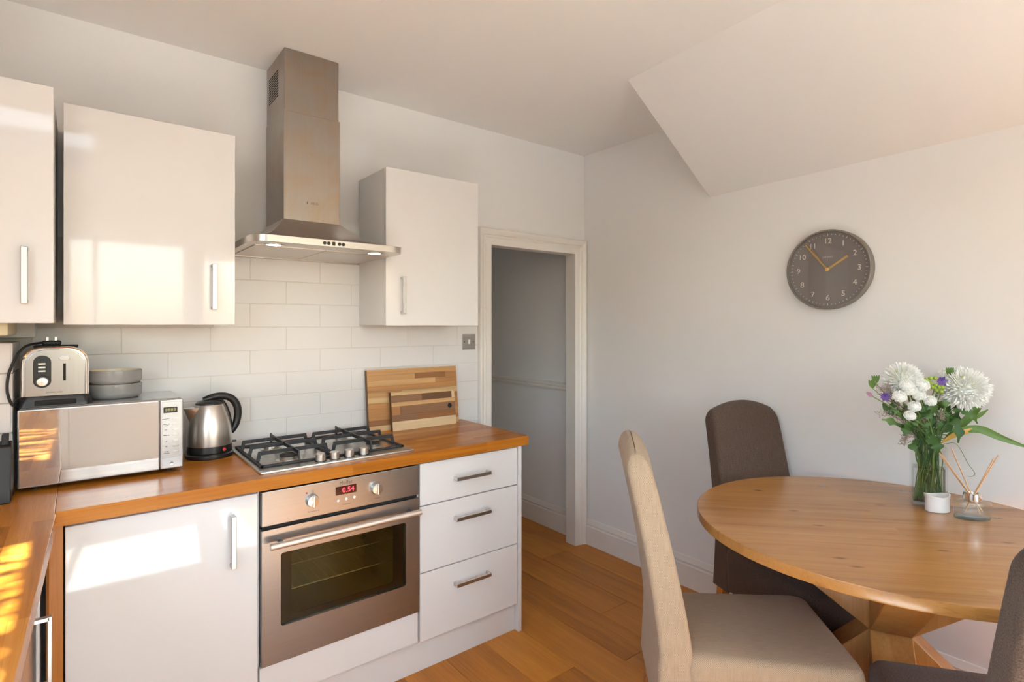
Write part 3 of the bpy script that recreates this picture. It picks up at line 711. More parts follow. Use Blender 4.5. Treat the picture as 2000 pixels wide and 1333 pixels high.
for u, v in ((342.5, 817), (342.5, 828), (342.5, 838.5), (343, 849), (343, 860), (343, 870.5), (343, 881.5)):
    q = ony(u, v, MY); b = loft([[(q.x + a_ * s_, MY - d_, q.z + b_ * s_) for a_, b_ in rrect(.017, .0055, .0026, 4)] for d_, s_ in ((0, 1), (.003, 1), (.0038, .85))])
    obj('button', b, M['knob'], cpn)
bm = NB()
for u, v, l_ in ((324, 819, .020), (325, 829, .020), (325, 832, .013), (324, 840, .008), (325, 851, .018), (325, 862, .004), (325, 873, .006), (325, 883, .012), (325, 886, .018)):
    q = ony(u, v, MY); box(q.x - l_ / 2, q.x + l_ / 2, MY - .0013, MY - .0009, q.z - .0008, q.z + .0008, bm=bm)
tag(obj('captions', bm, M['ink'], cpn, 0), kind='stuff')
ob = obj('door_button', box(DS + .006, MX1 - .004, MY - .001, MY + .002, MB + .004, MB + .041, .0008, 1), M['silver'], cpn)
q = ony(335, 905, MY); obj('button_dimple', lathe([(.0058, 0), (.0052, -.002), (.002, -.001)], (q.x, MY - .001, q.z), 16, axis='y'), M['knob'], ob)
for fx, fy in ((MX0 + .04, MY + .05), (MX1 - .04, MY + .05), (MX0 + .04, 2.50), (MX1 - .04, 2.50)): obj('foot', lathe([(.012, WZ), (.013, MB + .001)], (fx, fy, 0), 14), M['black'], t)

# ------------------------------------------------------------------ toaster on the microwave
t = thing('toaster', 'chrome toaster with black base standing on the microwave', 'toaster', (-.06, 2.43, MT))
TX0, TX1, TY0, TY1 = -.146, .026, 2.318, 2.50; tcx = (TX0 + TX1) / 2
bm = loft([[(tcx + a_, (TY0 + TY1) / 2 + b_, z) for a_, b_ in rrect(.190 - i_ * 2, TY1 - TY0 + .02 - i_ * 2, .02)] for i_, z in ((0, MT), (.001, MT + .012), (.008, MT + .030), (.012, MT + .036))])
base = obj('base', bm, M['black'], t)
obj('crumb_tray', box(tcx - .052, tcx + .052, TY0 - .014, TY0 + .01, MT + .003, MT + .020, .003), M['darkslot'], base)
def arch(i_):
    h0, h1 = MT + .033, MT + .192 - i_; hw = (TX1 - TX0) / 2 - i_; r = .052; o = [(-hw * 1.0, h0), (-hw * .995, h1 - r)]
    for k in range(9): a = R(180 - 90 * k / 8); o.append((-hw + r + r * math.cos(a), h1 - r + r * math.sin(a)))
    for k in range(9): a = R(90 - 90 * k / 8); o.append((hw - r + r * math.cos(a), h1 - r + r * math.sin(a)))
    return [(tcx + a, b) for a, b in o + [(hw, h0)]]
bd = obj('body', loft([[(a, y, b) for a, b in arch(i_)] for i_, y in ((.006, TY0), (.001, TY0 + .004), (0, TY0 + .012), (0, TY1 - .01), (.006, TY1))]), M['chrome'], t, 30)
rim = [(a, TY0 - .0005, b) for a, b in arch(.0035)]
obj('front_rim', tube(rim, .0028, 8), M['chrome'], t)
fp = obj('front_plate', loft([[(a, y, b) for a, b in arch(i_)] for i_, y in ((.010, TY0 - .001), (.012, TY0 - .0025))]), steel('toaster_steel', (.44, .42, .40), .22, 'z'), t)
FYT = TY0 - .0025
p = ony(82.5, 726.5, FYT)
cpn = obj('control_panel', loft([[(p.x + a_ * s_, FYT - d_, p.z + b_ * s_) for a_, b_ in rrect(.044, .104, .0219, 8)] for d_, s_ in ((-.001, 1), (.002, 1), (.003, .96))]), M['black'], t)
for v in (711, 718, 725.5):
    q = ony(82, v, FYT); obj('button', box(q.x - .0095, q.x + .0095, FYT - .006, FYT - .002, q.z - .003, q.z + .003, .001, 1), M['knob'], cpn)
q = ony(83, 746, FYT); dl = obj('dial', lathe([(.0195, -.002), (.0195, -.006), (.0185, -.007)], (q.x, FYT, q.z), 28, axis='y'), M['black'], cpn)
obj('dial_cap', lathe([(.0155, -.006), (.0155, -.011), (.013, -.0135), (.004, -.0145)], (q.x, FYT, q.z), 28, axis='y'), M['knob'], dl)
q = ony(126, 727, FYT); obj('lever_slot', box(q.x - .0035, q.x + .0035, FYT - .0008, FYT + .003, q.z - .028, q.z + .028, .0005, 1), M['darkslot'], t)
q = ony(126, 699, FYT); obj('lever', loft([[(q.x + a_ * s_, FYT - d_, q.z + b_ * s_) for a_, b_ in rrect(.029, .015, .007, 6)] for d_, s_ in ((-.001, .8), (.006, .9), (.012, 1), (.016, .9))]), M['chrome'], t)
q = ony(106.5, 766, FYT); obj('brand_name', text('cookworks', .009, at_front(q.x, FYT - .0003, q.z), .0001), M['ink'], t, 0)
for yy in (2.37, 2.44): obj('bread_slot', box(tcx - .058, tcx + .058, yy - .014, yy + .014, MT + .188, MT + .1935, .001, 1), M['darkslot'], t)
cord = bezier([(TX0 - .006, 2.330, MT + .020), (TX0 - .016, 2.292, MT + .012), (TX0 - .028, 2.284, MT + .060), (TX0 - .021, 2.290, MT + .125), (TX0 + .008, 2.330, MT + .190), (tcx - .030, 2.42, MT + .204)], 8)
obj('power_cord', tube(cord, .0040, 8), M['rubber'], t)
px_ = tcx - .022
pl = obj('plug', box(px_ - .016, px_ + .034, 2.40, 2.44, MT + .1925, MT + .209, .006, 3), M['rubber'], t)
for dx in (-.002, .020): obj('plug_pin', box(px_ + dx - .004, px_ + dx + .004, 2.408, 2.413, MT + .206, MT + .222, .001, 1), M['knob'], pl)

# ------------------------------------------------------------------ bowls on the microwave
bc = att(225, 700, 1.985)
def bowl(name, label, z, top):
    t = thing(name, label, 'bowl', (bc.x, bc.y, z), 'grey bowls stacked on the microwave')
    r = .081
    o = obj('shell', lathe([(.058, z), (.066, z), (.074, z + .004), (r - .001, z + .012), (r, z + .020), (r, z + .049), (r - .002, z + .051), (r - .005, z + .049), (r - .006, z + .02), (.07, z + .011), (.002, z + .010)], (bc.x, bc.y, 0), 48), M['bowl'], t, 50)
    obj('inside', lathe([(r - .0035, z + .0515), (r - .0055, z + .049), (r - .0065, z + .021), (.069, z + .0125), (.002, z + .0115)], (bc.x, bc.y, 0), 48, cap=False), M['bowl_in'], t, 50)
bowl('bowl', 'grey glazed bowl at the bottom of the stack on the microwave', MT, False)
bowl('bowl', 'grey glazed bowl with cream inside, on top of the stack of two', MT + .049, True)

# ------------------------------------------------------------------ kettle
kc = Vector((.408, 2.462, WZ)); KR = .080
t = thing('kettle', 'brushed steel cordless kettle with black handle beside the hob', 'kettle', kc)
obj('power_base', lathe([(.084, 0), (.086, .004), (.085, .014), (.080, .019)], kc, 40), M['black'], t)
obj('foot_band', lathe([(.079, .020), (.081, .023), (.080, .045), (.079, .050)], kc, 40), M['black'], t)
prof = [(.0795, .048), (.0805, .06), (.0795, .09), (.0765, .12), (.071, .15), (.063, .178), (.0545, .200), (.050, .208)]
obj('body', lathe(prof, kc, 48), M['steel_z'], t, 50)
obj('lid', lathe([(.051, .207), (.050, .212), (.042, .219), (.025, .225), (.002, .227)], kc, 36), M['black'], t)
# spout points to image left, handle to the right
sd = Vector((-.80, -.10, 0)).normalized(); hd = -sd; sw = Vector((-sd.y, sd.x, 0))
L = []
for f, z, wd in ((.050, .140, .004), (.066, .160, .014), (.077, .182, .020), (.084, .200, .022)):
    L.append([kc + sd * (f if abs(a) < .5 else f - .03) + sw * wd * a + Vector((0, 0, z)) for a in (-1, -.6, -.3, 0, .3, .6, 1)] + [kc + sd * .030 + sw * wd * a + Vector((0, 0, z)) for a in (1, -1)])
L = []
for f, z, wd in ((.072, .142, .003), (.078, .158, .013), (.086, .178, .021), (.094, .198, .024)):
    arc = [kc + sd * (.045 + (f - .045) * math.cos(R(a))) + sw * wd * math.sin(R(a)) * 1.25 + Vector((0, 0, z)) for a in range(-90, 91, 15)]
    L.append(arc + [kc + sd * .040 + sw * wd * 1.2 + Vector((0, 0, z)), kc + sd * .040 - sw * wd * 1.2 + Vector((0, 0, z))])
obj('spout', loft(L), M['steel_z'], t, 50)
hp = [kc + hd * a + Vector((0, 0, z)) for a, z in ((-.022, .224), (.01, .234), (.045, .236), (.078, .224), (.100, .196), (.106, .160), (.100, .122), (.088, .098), (.078, .086))]
hp = bezier(hp, 6)
obj('handle', tube(hp, [.012 + .003 * math.sin(math.pi * i / (len(hp) - 1)) for i in range(len(hp))], 14, squash=1.0), M['black'], t, 60)
obj('handle_spine', tube(bezier([kc + hd * a + Vector((0, 0, z)) for a, z in ((.040, .222), (.058, .195), (.070, .160), (.078, .118), (.081, .088))], 5), .007, 10), M['black'], t, 60)
ip = kc + Vector((.38, -.92, 0)).normalized() * .080
obj('indicator_lamp', lathe([(.007, .0), (.006, -.003)], (ip.x + .008, ip.y + .002, kc.z + .034), 14, axis='y'), M['red'], t)
obj('switch_lever', box(kc.x + .074, kc.x + .096, kc.y - .008, kc.y + .008, WZ + .046, WZ + .053, .002, 2), M['black'], t)

# ------------------------------------------------------------------ chopping boards
def stave_mat(i, c): return wood('stave_%d' % i, [(.2, tuple(x * .62 for x in c)), (.5, c), (.85, tuple(min(1, x * 1.28) for x in c))], 'x', .45, .3, 0, ring=26, fine=160)
SC = [(.42, .20, .075), (.52, .29, .12), (.60, .36, .16), (.30, .135, .05), (.47, .23, .085), (.62, .42, .21)]
SM = [stave_mat(i, c) for i, c in enumerate(SC)]; dark_s = stave_mat(9, (.16, .08, .035)); mid_s = stave_mat(10, (.27, .14, .07)); pale_s = stave_mat(11, (.70, .52, .30))
def leaning(x0, z0, y0, lean): return Matrix.Translation((x0, y0, z0)) @ Matrix.Rotation(-lean, 4, 'X')
def board_thing(name, label, x0, w_, h_, y0, lean, rows, th):
    """rows: list of (height, [(width, material)...]) from the bottom up; y0 = front foot"""
    t = thing(name, label, 'chopping board', (x0 + w_ / 2, y0, WZ)); mt = leaning(x0, WZ, y0, lean); z = 0; k = 0
    for hh, parts in rows:
        xx = 0; tot = sum(p[0] for p in parts)
        for pw_, mm in parts:
            ww = pw_ / tot * w_
            obj('stave', box(xx, xx + ww - .0002, 0, th - .0003 * (k % 2), z, z + hh - .0002, .0004, 1, None, mt), mm, t, 0); xx += ww; k += 1
        z += hh
    return t, mt
rr = random.Random(11)
rows = []
for i in range(11):
    n_ = rr.choice((2, 2, 3)); ps = [(rr.uniform(.25, 1), SM[rr.choice((0, 1, 1, 2, 4, 4, 5))]) for _ in range(n_)]
    if i == 1: ps = [(.5, SM[3]), (.25, SM[5]), (1.3, SM[4])]
    if i == 9: ps = [(1.3, SM[1]), (.9, SM[3]), (.35, SM[0])]
    if i == 10: ps = [(1.6, SM[1]), (.9, SM[1])]
    rows.append((.0275, ps))
bt, bmx = board_thing('chopping_board', 'large chopping board of striped wooden staves leaning against the tiles', 1.100, .512, .3025, 2.508, R(6.0), rows, .022)
obj('end_grain', box(-.0012, .0002, .0005, .0215, .001, .301, 0, 1, None, bmx), dark_s, bt, 0)
rows = [(.042, [(1, pale_s)]), (.034, [(.38, mid_s), (.62, mid_s)]), (.040, [(.12, SM[0]), (.88, mid_s)]), (.026, [(.6, SM[1]), (.4, SM[4])]), (.030, [(.45, mid_s), (.55, dark_s)]), (.022, [(.55, SM[5]), (.38, SM[5]), (.07, pale_s)])]
rows = [(.045, [(1, pale_s)]), (.032, [(.38, mid_s), (.62, SM[3])]), (.042, [(.12, SM[0]), (.88, mid_s)]), (.020, [(.46, SM[2]), (.54, SM[2])]), (.034, [(.46, mid_s), (.48, dark_s), (.05, pale_s)]), (.018, [(.46, SM[5]), (.54, SM[5])])]
bt, bmx = board_thing('chopping_board', 'smaller dark chopping board with a pale bottom strip and finger hole', 1.206, .366, .191, 2.470, R(7.5), rows, .020)
obj('end_grain', box(-.0012, .0002, .0005, .0195, .001, .190, 0, 1, None, bmx), dark_s, bt, 0)
hb = lathe([(.0125, -.0006), (.0125, .003)], (.332, .0004, .098), 24, axis='y'); hb.transform(bmx); obj('finger_hole', hb, M['darkslot'], bt)

# ------------------------------------------------------------------ knife block
t = thing('knife_block', 'black knife block leaning in the corner beside the microwave', 'knife block', (-.21, 2.22, WZ))
side = [(2.16, WZ), (2.28, WZ), (2.275, 1.065), (2.235, 1.095), (2.205, 1.080), (2.165, .955)]
obj('block', prism([(-.255, y_, z_) for y_, z_ in side], (.098, .0, 0), None, .006, 2), M['rubber'], t)
for k in range(3):
    a = Vector((-.238 + k * .032, 2.222, 1.085)); obj('knife_handle', prism([a + Vector((i * .008, j * .010, 0)) for i, j in ((-1, -1), (1, -1), (1, 1), (-1, 1))], (0, .016, .030), None, .003, 2), M['rubber'], t)

# ------------------------------------------------------------------ dining table
TC = Vector((2.064, .645, 0)); TZ = .797; TA, TB = .588, .556; TROT = math.atan2(-.854, .521)
t = thing('dining_table', 'round oak pedestal dining table against the white wall', 'table', TC)
def ell(i_, z, n=96):
    o = []
    for k in range(n):
        a = 2 * math.pi * k / n; p = Vector(((TA - i_) * math.cos(a), (TB - i_) * math.sin(a), 0)); p.rotate(Matrix.Rotation(TROT, 3, 'Z')); o.append(TC + p + Vector((0, 0, z)))
    return o
WM[t.name] = Matrix.Translation(TC) @ Matrix.Rotation(R(-47), 4, 'Z'); t.rotation_euler = (0, 0, R(-47))
top = obj('table_top', loft([ell(.010, TZ - .0345), ell(.002, TZ - .032), ell(0, TZ - .026), ell(0, TZ - .006), ell(.002, TZ - .0015), ell(.006, TZ)]), M['table'], t, 40)
AR = [25, 115, 205, 295]; BW = .058; ZX = .466; SL = .70
for a in AR:
    e = Vector((math.cos(R(a)), math.sin(R(a)), 0)); s_ = Vector((-e.y, e.x, 0))
    r0 = .058
    top_z = TZ - .033
    # upper arm: lower edge climbs from ZX, cut off flat under the top
    r1 = r0 + (top_z - .045 - ZX) / SL
    poly = [TC + e * r + Vector((0, 0, z)) - s_ * BW for r, z in ((0, ZX - r0 * SL * 0), (r0, ZX), (r1, top_z - .045), (r1, top_z), (0, top_z))]
    obj('upper_arm', prism(poly, s_ * BW * 2, None, .003, 1), M['tleg'], t, 20)
    r1 = r0 + (ZX - .055) / .95
    poly = [TC + e * r + Vector((0, 0, z)) - s_ * BW for r, z in ((0, ZX), (r0, ZX), (r1, .055), (r1, 0), (r1 - .14, 0), (r0, .20), (0, .20))]
    obj('leg', prism(poly, s_ * BW * 2, None, .003, 1), M['tleg'], t, 20)

# ------------------------------------------------------------------ upholstered chairs
def make_chair(label, mat):
    t = thing('dining_chair', label, 'chair', (0, 0, 0), 'upholstered dining chairs round the table')
    # seat: rounded block, narrower at the back
    def seat_loop(i_, z, crown=0):
        n = 10; o = []
        for a_, b_ in rrect(1, 1, .09, 5):
            yy = .0 + (b_ + .5) * .46
            hw = .200 + .026 * (b_ + .5)
            X = a_ * 2 * (hw - i_); Y = .23 + b_ * (.46 - 2 * i_)
            o.append((X, Y - .03 * (b_ < -.4), z))
        return o
    L = [seat_loop(.012, .285), seat_loop(.002, .292), seat_loop(0, .31), seat_loop(-.004, .44), seat_loop(.0, .462), seat_loop(.007, .474), seat_loop(.020, .481), seat_loop(.06, .486), seat_loop(.13, .488)]
    s = uvbox(obj('seat', loft(L), M[mat], t, 50))
    # backrest: loops of a rounded slab, curved, with an arched top
    def hw(s_): return .203 - .020 * s_
    L = []; Q = [.93 * k / 18 for k in range(19)] + [.93 + .07 * math.sin(math.pi / 2 * k / 7) for k in range(1, 8)]
    for q in Q:
        zt = lambda x_, h_: 1.040 + .048 * (1 - (x_ / h_) ** 2)
        zc = .282
        f = q
        lean = -.002 - .128 * max(0, (f - .22)) ** 1.25 / (.78 ** 1.25)          # front face
        rear = -.112 - .092 * max(0, (f - .25)) ** 1.15 / (.75 ** 1.15) + .012 * math.sin(math.pi * f)
        edge = 0 if q < .93 else 1 - math.sqrt(max(0, 1 - ((q - .93) / .07) ** 2))
        ins = .024 * edge
        h_ = hw(f) - ins
        yc, d_ = (lean + rear) / 2, (lean - rear) * (1 - .96 * edge)
        lp = []
        for a_, b_ in rrect(2 * h_, d_, min(.016, d_ * .45), 4):
            x_ = a_; zz = zc + f * (zt(max(-1, min(1, x_ / hw(f))) * hw(f), hw(f)) - zc)
            lp.append((x_, yc + b_, zz))
        # add points along the long sides for the arch
        L.append(lp)
    def dens(lp):
        o = []
        for i in range(len(lp)):
            a, b = Vector(lp[i]), Vector(lp[(i + 1) % len(lp)])
            o.append(a); m = 12 if (a - b).length > .2 else 1
            for j in range(1, m): o.append(a.lerp(b, j / m))
        return o
    D = []
    for k, lp in enumerate(L):
        q = Q[k]; h_ = hw(q); dd_ = []
        for p in dens(lp):
            xr = max(-1, min(1, p.x / h_)); dd_.append(Vector((p.x, p.y, .282 + q * (1.040 + .048 * (1 - xr * xr) - .282))))
        D.append(dd_)
    uvbox(obj('backrest', loft(D), M[mat], t, 50))
    for sx in (-1, 1):
        lg = loft([[(sx * .178 + a_ * w_, .425 + b_ * w_, z) for a_, b_ in ((-1, -1), (1, -1), (1, 1), (-1, 1))] for z, w_ in ((.30, .021), (.002, .015), (0, .014))])
        obj('leg', lg, M['cleg'], t, 20)
        lg = loft([[(sx * .178 + a_ * .019, y_ + b_ * .019, z) for a_, b_ in ((-1, -1), (1, -1), (1, 1), (-1, 1))] for z, y_ in ((.30, -.060), (.15, -.078), (0, -.110))])
        obj('leg', lg, M['cleg'], t, 20)
    return t
def place(t, x, y, ang): t.location = (x, y, 0); t.rotation_euler = (0, 0, R(ang - 90))
ch = make_chair('beige woven upholstered dining chair nearest the oven and drawers', 'beige'); place(ch, 1.547, 1.063, -45)
cd = make_chair('dark brown upholstered dining chair tucked in beside the wall', 'brown'); place(cd, 2.392, 1.212, 249)
cg = copy_tree(cd)
place(cg, 1.57, .16, 37.5); cg['label'] = 'dark tweed dining chair standing across the table from the one by the wall'

# ------------------------------------------------------------------ on the table: vase with flowers, tealight, diffuser
va, vb = onz(1780, 988, TZ), onz(1852, 998, TZ); vr = math.atan2(vb.y - va.y, vb.x - va.x)
vc = (va + vb) / 2 + Vector((-math.sin(vr), math.cos(vr), 0)) * .042; vc.z = TZ
VM = Matrix.Translation(vc) @ Matrix.Rotation(vr, 4, 'Z'); VH = .212; VW, VD = (vb - va).length, .085; print('vase', va, vb, vc)
def vloop(w_, d_, z, r=.006): return [VM @ Vector((a_, b_, z)) for a_, b_ in rrect(w_, d_, r, 3)]
t = thing('vase', 'tall rectangular clear glass vase of flowers half filled with water', 'vase', vc)
obj('glass_wall', loft([vloop(VW - .012, VD - .012, .016), vloop(VW - .012, VD - .012, VH), vloop(VW, VD, VH), vloop(VW, VD, .001), vloop(VW - .004, VD - .004, 0)], cap=False), M['thin'], t, 30)
obj('glass_base', loft([vloop(VW - .013, VD - .013, .002), vloop(VW - .013, VD - .013, .016)]), M['thin'], t, 30)
obj('water', loft([vloop(VW - .0125, VD - .0125, .0165), vloop(VW - .0125, VD - .0125, .135)]), clear_glass('water_body', (.975, .98, .955), .3), t, 30)

def leafmat(name, c, c2, rough=.45):
    g = G(name, c, rough); n = g.noise(g.coord(), 35, 4); g.color(g.mix(n, c, c2)); g.i['Subsurface Weight'].default_value = 0
    return g.m
M['leaf'] = leafmat('leaf_dark', (.030, .085, .020), (.065, .150, .030)); M['blade'] = leafmat('leaf_blade', (.065, .155, .020), (.13, .22, .03))
M['leaf_b'] = leafmat('leaf_mid', (.055, .13, .022), (.10, .19, .03)); M['yblade'] = leafmat('leaf_yellow', (.50, .26, .02), (.60, .36, .05)); M['stem'] = leafmat('stem_green', (.10, .17, .03), (.16, .22, .05))
M['petal'] = leafmat('petal_white', (.92, .91, .86), (.95, .95, .92), .6); M['petal_c'] = leafmat('petal_lime', (.66, .72, .28), (.75, .78, .42), .6)
M['violet'] = leafmat('petal_violet', (.11, .05, .26), (.18, .09, .36), .6); M['pinkbud'] = leafmat('bud_mauve', (.27, .12, .20), (.38, .20, .26), .6)
M['berry'] = leafmat('berry_green', (.24, .38, .03), (.36, .50, .06), .3); M['dry'] = leafmat('dry_flower', (.33, .25, .20), (.46, .38, .32), .8)
T0 = (vc - CAM).dot(FW); print('T0', T0)
def head(u, v, dt=0): return att(u, v, T0 + dt)
neck = vc + Vector((0, 0, VH))
def stem_path(p, k):
    r_ = random.Random(k); a = VM @ Vector((r_.uniform(-.045, .045), r_.uniform(-.028, .028), .018)); q = VM @ Vector((r_.uniform(-.034, .034), r_.uniform(-.02, .02), VH - .01))
    m = q.lerp(p, .55) + Vector((0, 0, .02))
    return bezier([a, a.lerp(q, .5), q, m, p], 5)
def petal_ball(c, r, n, up, plen, pw_, bm, squash=.8, seed=1):
    """petals packed round a dome; up = the way the bloom faces"""
    rq = random.Random(seed); up = Vector(up).normalized(); ux = up.orthogonal().normalized(); uy = up.cross(ux)
    for i in range(n):
        f = (i + .5) / n; th = math.acos(1 - 1.55 * f); ph = i * 2.39996
        d = ux * math.sin(th) * math.cos(ph) + uy * math.sin(th) * math.sin(ph) + up * math.cos(th) * squash
        d.normalize(); d += Vector((rq.uniform(-.08, .08), rq.uniform(-.08, .08), rq.uniform(-.08, .08)))
        base = c + d * r * (.5 if n > 300 else .68); tip = c + d * r * rq.uniform(.93, 1.04) + up * r * .05
        sd_ = d.cross(up + Vector((.01, .02, 0))).normalized() * pw_; lift = d.cross(sd_).normalized() * pw_ * .8
        mid = base.lerp(tip, .72) + up * r * .06
        v0 = bm.verts.new(base); v1 = bm.verts.new(mid + sd_ + lift); v2 = bm.verts.new(tip); v3 = bm.verts.new(mid - sd_ + lift); v4 = bm.verts.new(mid)
        bm.faces.new((v0, v1, v4)); bm.faces.new((v1, v2, v4)); bm.faces.new((v4, v2, v3)); bm.faces.new((v0, v4, v3))
    return bm
VIEW = (CAM - vc).normalized()
def flower(name, label, cat, u, v, rpx, dt, face, n, plen, seed, centre=True, group=None, mat='petal'):
    p = head(u, v, dt); r = rpx * (T0 + dt) / FPX
    t = thing(name, label, cat, p, group)
    bm = petal_ball(p, r, n, face, plen, r * (.055 if n > 300 else .10), NB(), .8 if n > 300 else .62, seed)
    bmesh.ops.create_icosphere(bm, subdivisions=2, radius=r * (.68 if n > 300 else .74), matrix=Matrix.Translation(p - Vector(face).normalized() * r * (.04 if n > 300 else .12)))
    obj('petals', bm, M[mat], t, 0)
    if centre:
        f_ = Vector(face).normalized(); bm = petal_ball(p + f_ * r * .30, r * .48, 40, face, .5, r * .08, NB(), 1.0, seed + 5); obj('centre', bm, M['petal_c'], t, 0)
    obj('stem', tube(stem_path(p - Vector(face).normalized() * r * .5, seed), .0028, 6), M['stem'], t)
    return t
up_f = (VIEW + Vector((0, 0, 1.1))).normalized()
side_l = (VIEW * .5 + Vector((-.5, .5, .5))).normalized()
mum_a = flower('chrysanthemum', 'large white chrysanthemum at the side of the vase towards the dark chair', 'flower', 1763, 746, 36, .02, (VIEW * .7 + Vector((-.25, .45, .55))), 620, .5, 21)
mum_b = flower('chrysanthemum', 'large white chrysanthemum with lime centre above the reed diffuser', 'flower', 1881, 762, 43, .0, (VIEW * .9 + Vector((0, 0, .75))), 700, .5, 22)
pom = [(1770, 754, 12.5), (1777, 763, 12.5), (1802, 754, 12.5), (1794, 772, 12.5), (1757, 776, 12.5), (1786, 795, 11.5), (1777, 813, 10.5), (1817, 784, 11), (1868, 729, 13), (1895, 735, 13), (1905, 741, 12), (1846, 733, 12)]
for i, (u, v, r_) in enumerate(pom):
    flower('pompom_flower', ('small white button bloom bunched below the first large chrysanthemum' if i < 5 else 'small white button bloom hanging low at the front of the bouquet' if i < 8 else 'small white button bloom behind the large lime-centred chrysanthemum'), 'flower', u, v, r_, (-.035 if i < 8 else .03), (VIEW * .8 + Vector((0, 0, .8))), 210, .5, 30 + i, False, 'white button blooms in the vase')
for i, (u, v, m_, lb) in enumerate(((1838, 745, 'violet', 'violet blossom between the two large chrysanthemums'), (1728, 776, 'violet', 'violet blossom among the dried sprigs'), (1705, 775, 'pinkbud', 'mauve bud hanging out from the bouquet edge'))):
    p = head(u, v, -.01); t = thing('violet_flower' if m_ == 'violet' else 'flower_bud', lb, 'flower', p); bm = NB()
    for k in range(7):
        a = 2 * math.pi * k / 7; d = (RT * math.cos(a) + UP * math.sin(a) * .8 + VIEW * .5).normalized() * .021
        if m_ == 'pinkbud': d = (-RT * .7 + UP * .45).normalized() * .026 + RT * .004 * math.cos(a) + UP * .004 * math.sin(a)
        s_ = d.cross(VIEW).normalized() * .006
        vv = [bm.verts.new(q) for q in (p - d * .2, p + d * .55 + s_, p + d, p + d * .55 - s_)]; bm.faces.new(vv)
    obj('petals', bm, M[m_], t, 0); obj('stem', tube(stem_path(p, 60 + i), .0018, 6), M['stem'], t)
# green berries
t = thing('berry_sprig', 'sprig of round lime green berries between the white blooms', 'sprig', head(1825, 755))
for i, (u, v) in enumerate(((1808, 742), (1817, 739), (1826, 739), (1818, 749), (1827, 753), (1834, 757), (1829, 763), (1838, 766), (1821, 757), (1813, 746), (1841, 758))):
    p = head(u, v, -.03); b = bmesh.new(); bmesh.ops.create_icosphere(b, subdivisions=2, radius=.0072, matrix=Matrix.Translation(p)); obj('berry', b, M['berry'], t)
obj('stem', tube(stem_path(head(1825, 760, -.02), 77), .002, 6), M['stem'], t)
# leaves
def leaf_mesh(path, wd, fold=.25, bm=None, lobes=0, nrm=None):
    P = bezier(path, 10); n = len(P); b = bmesh.new(); rows = []
    nrm = Vector(nrm) if nrm is not None else VIEW
    for i, p in enumerate(P):
        s_ = i / (n - 1); tg = (P[min(i + 1, n - 1)] - P[max(i - 1, 0)]).normalized(); sd_ = tg.cross(nrm).normalized()
        w_ = wd * math.sin(math.pi * min(1, s_ * .93 + .04)) ** .8
        if lobes: w_ *= .80 + .34 * math.sin(s_ * lobes * 2 * math.pi + .6)
        up_ = sd_.cross(tg)
        rows.append([b.verts.new(p - sd_ * w_ + up_ * w_ * fold), b.verts.new(p), b.verts.new(p + sd_ * w_ + up_ * w_ * fold)])
    for a, c in zip(rows, rows[1:]):
        for j in (0, 1): b.faces.new((a[j], a[j + 1], c[j + 1], c[j]))
    return join(bm, b)
def H(pts, dt=0): return [head(u, v, d + dt) for u, v, d in [(q[0], q[1], q[2] if len(q) > 2 else 0) for q in pts]]
LV = [([(1815, 830), (1822, 858, -.03), (1830, 872, -.05), (1834, 884, -.05)], .027, 3), ([(1850, 822), (1862, 822, -.03), (1873, 842, -.05), (1871, 866, -.05)], .021, 3), ([(1860, 802), (1880, 803, -.02), (1900, 814, -.04), (1909, 828, -.04)], .015, 3),
      ([(1800, 800), (1812, 810, -.04), (1822, 818, -.05)], .022, 3), ([(1780, 838), (1772, 838, -.04), (1766, 852, -.05)], .022, 3), ([(1830, 800), (1840, 790, -.03), (1856, 788, -.04)], .020, 3), ([(1835, 812), (1820, 797, -.03), (1806, 790, -.02)], .022, 3),
      ([(1765, 815), (1750, 805), (1735, 802), (1724, 788)], .019, 0), ([(1772, 838), (1750, 828), (1735, 822), (1722, 820)], .017, 2), ([(1790, 860), (1784, 872, -.03), (1790, 884, -.04)], .02, 2), ([(1800, 870), (1790, 845, .02), (1775, 825, .03)], .028, 2),
      ([(1830, 850), (1838, 825, .02), (1848, 805, .03)], .030, 2), ([(1812, 850), (1808, 828, .02), (1798, 805, .03)], .030, 2), ([(1845, 845), (1862, 822, .03), (1872, 802, .04)], .028, 2), ([(1795, 840), (1780, 815, .03), (1765, 795, .04)], .026, 2), ([(1820, 830), (1815, 800, .02), (1812, 775, .03)], .03, 2), ([(1850, 815), (1850, 795, .02), (1858, 775, .03)], .03, 2), ([(1757, 812), (1748, 795, .01), (1745, 780, .02)], .02, 2)]
rl_ = random.Random(19)
for k in range(16):
    u_, v_ = rl_.uniform(1760, 1872), rl_.uniform(792, 858); a_ = rl_.uniform(-2.6, -.5); l_ = rl_.uniform(16, 30); d_ = rl_.uniform(-.045, .04)
    LV.append(([(u_, v_, d_), (u_ + math.cos(a_) * l_ * .5, v_ + math.sin(a_) * l_ * .5, d_ - .008), (u_ + math.cos(a_) * l_, v_ + math.sin(a_) * l_ + 3, d_ - .004)], rl_.uniform(.008, .014), rl_.choice((2, 3))))
for i, (pts, wd, lb) in enumerate(LV):
    wd *= .78
    t = mum_a if pts[0][0] < 1812 else mum_b
    P = H(pts); b = leaf_mesh(P, wd, .18, None, lb); tube(stem_path(P[0], 100 + i), .0016, 5, b)
    obj('leaf', b, M[('leaf', 'leaf', 'leaf_b')[i % 3]], t, 60)
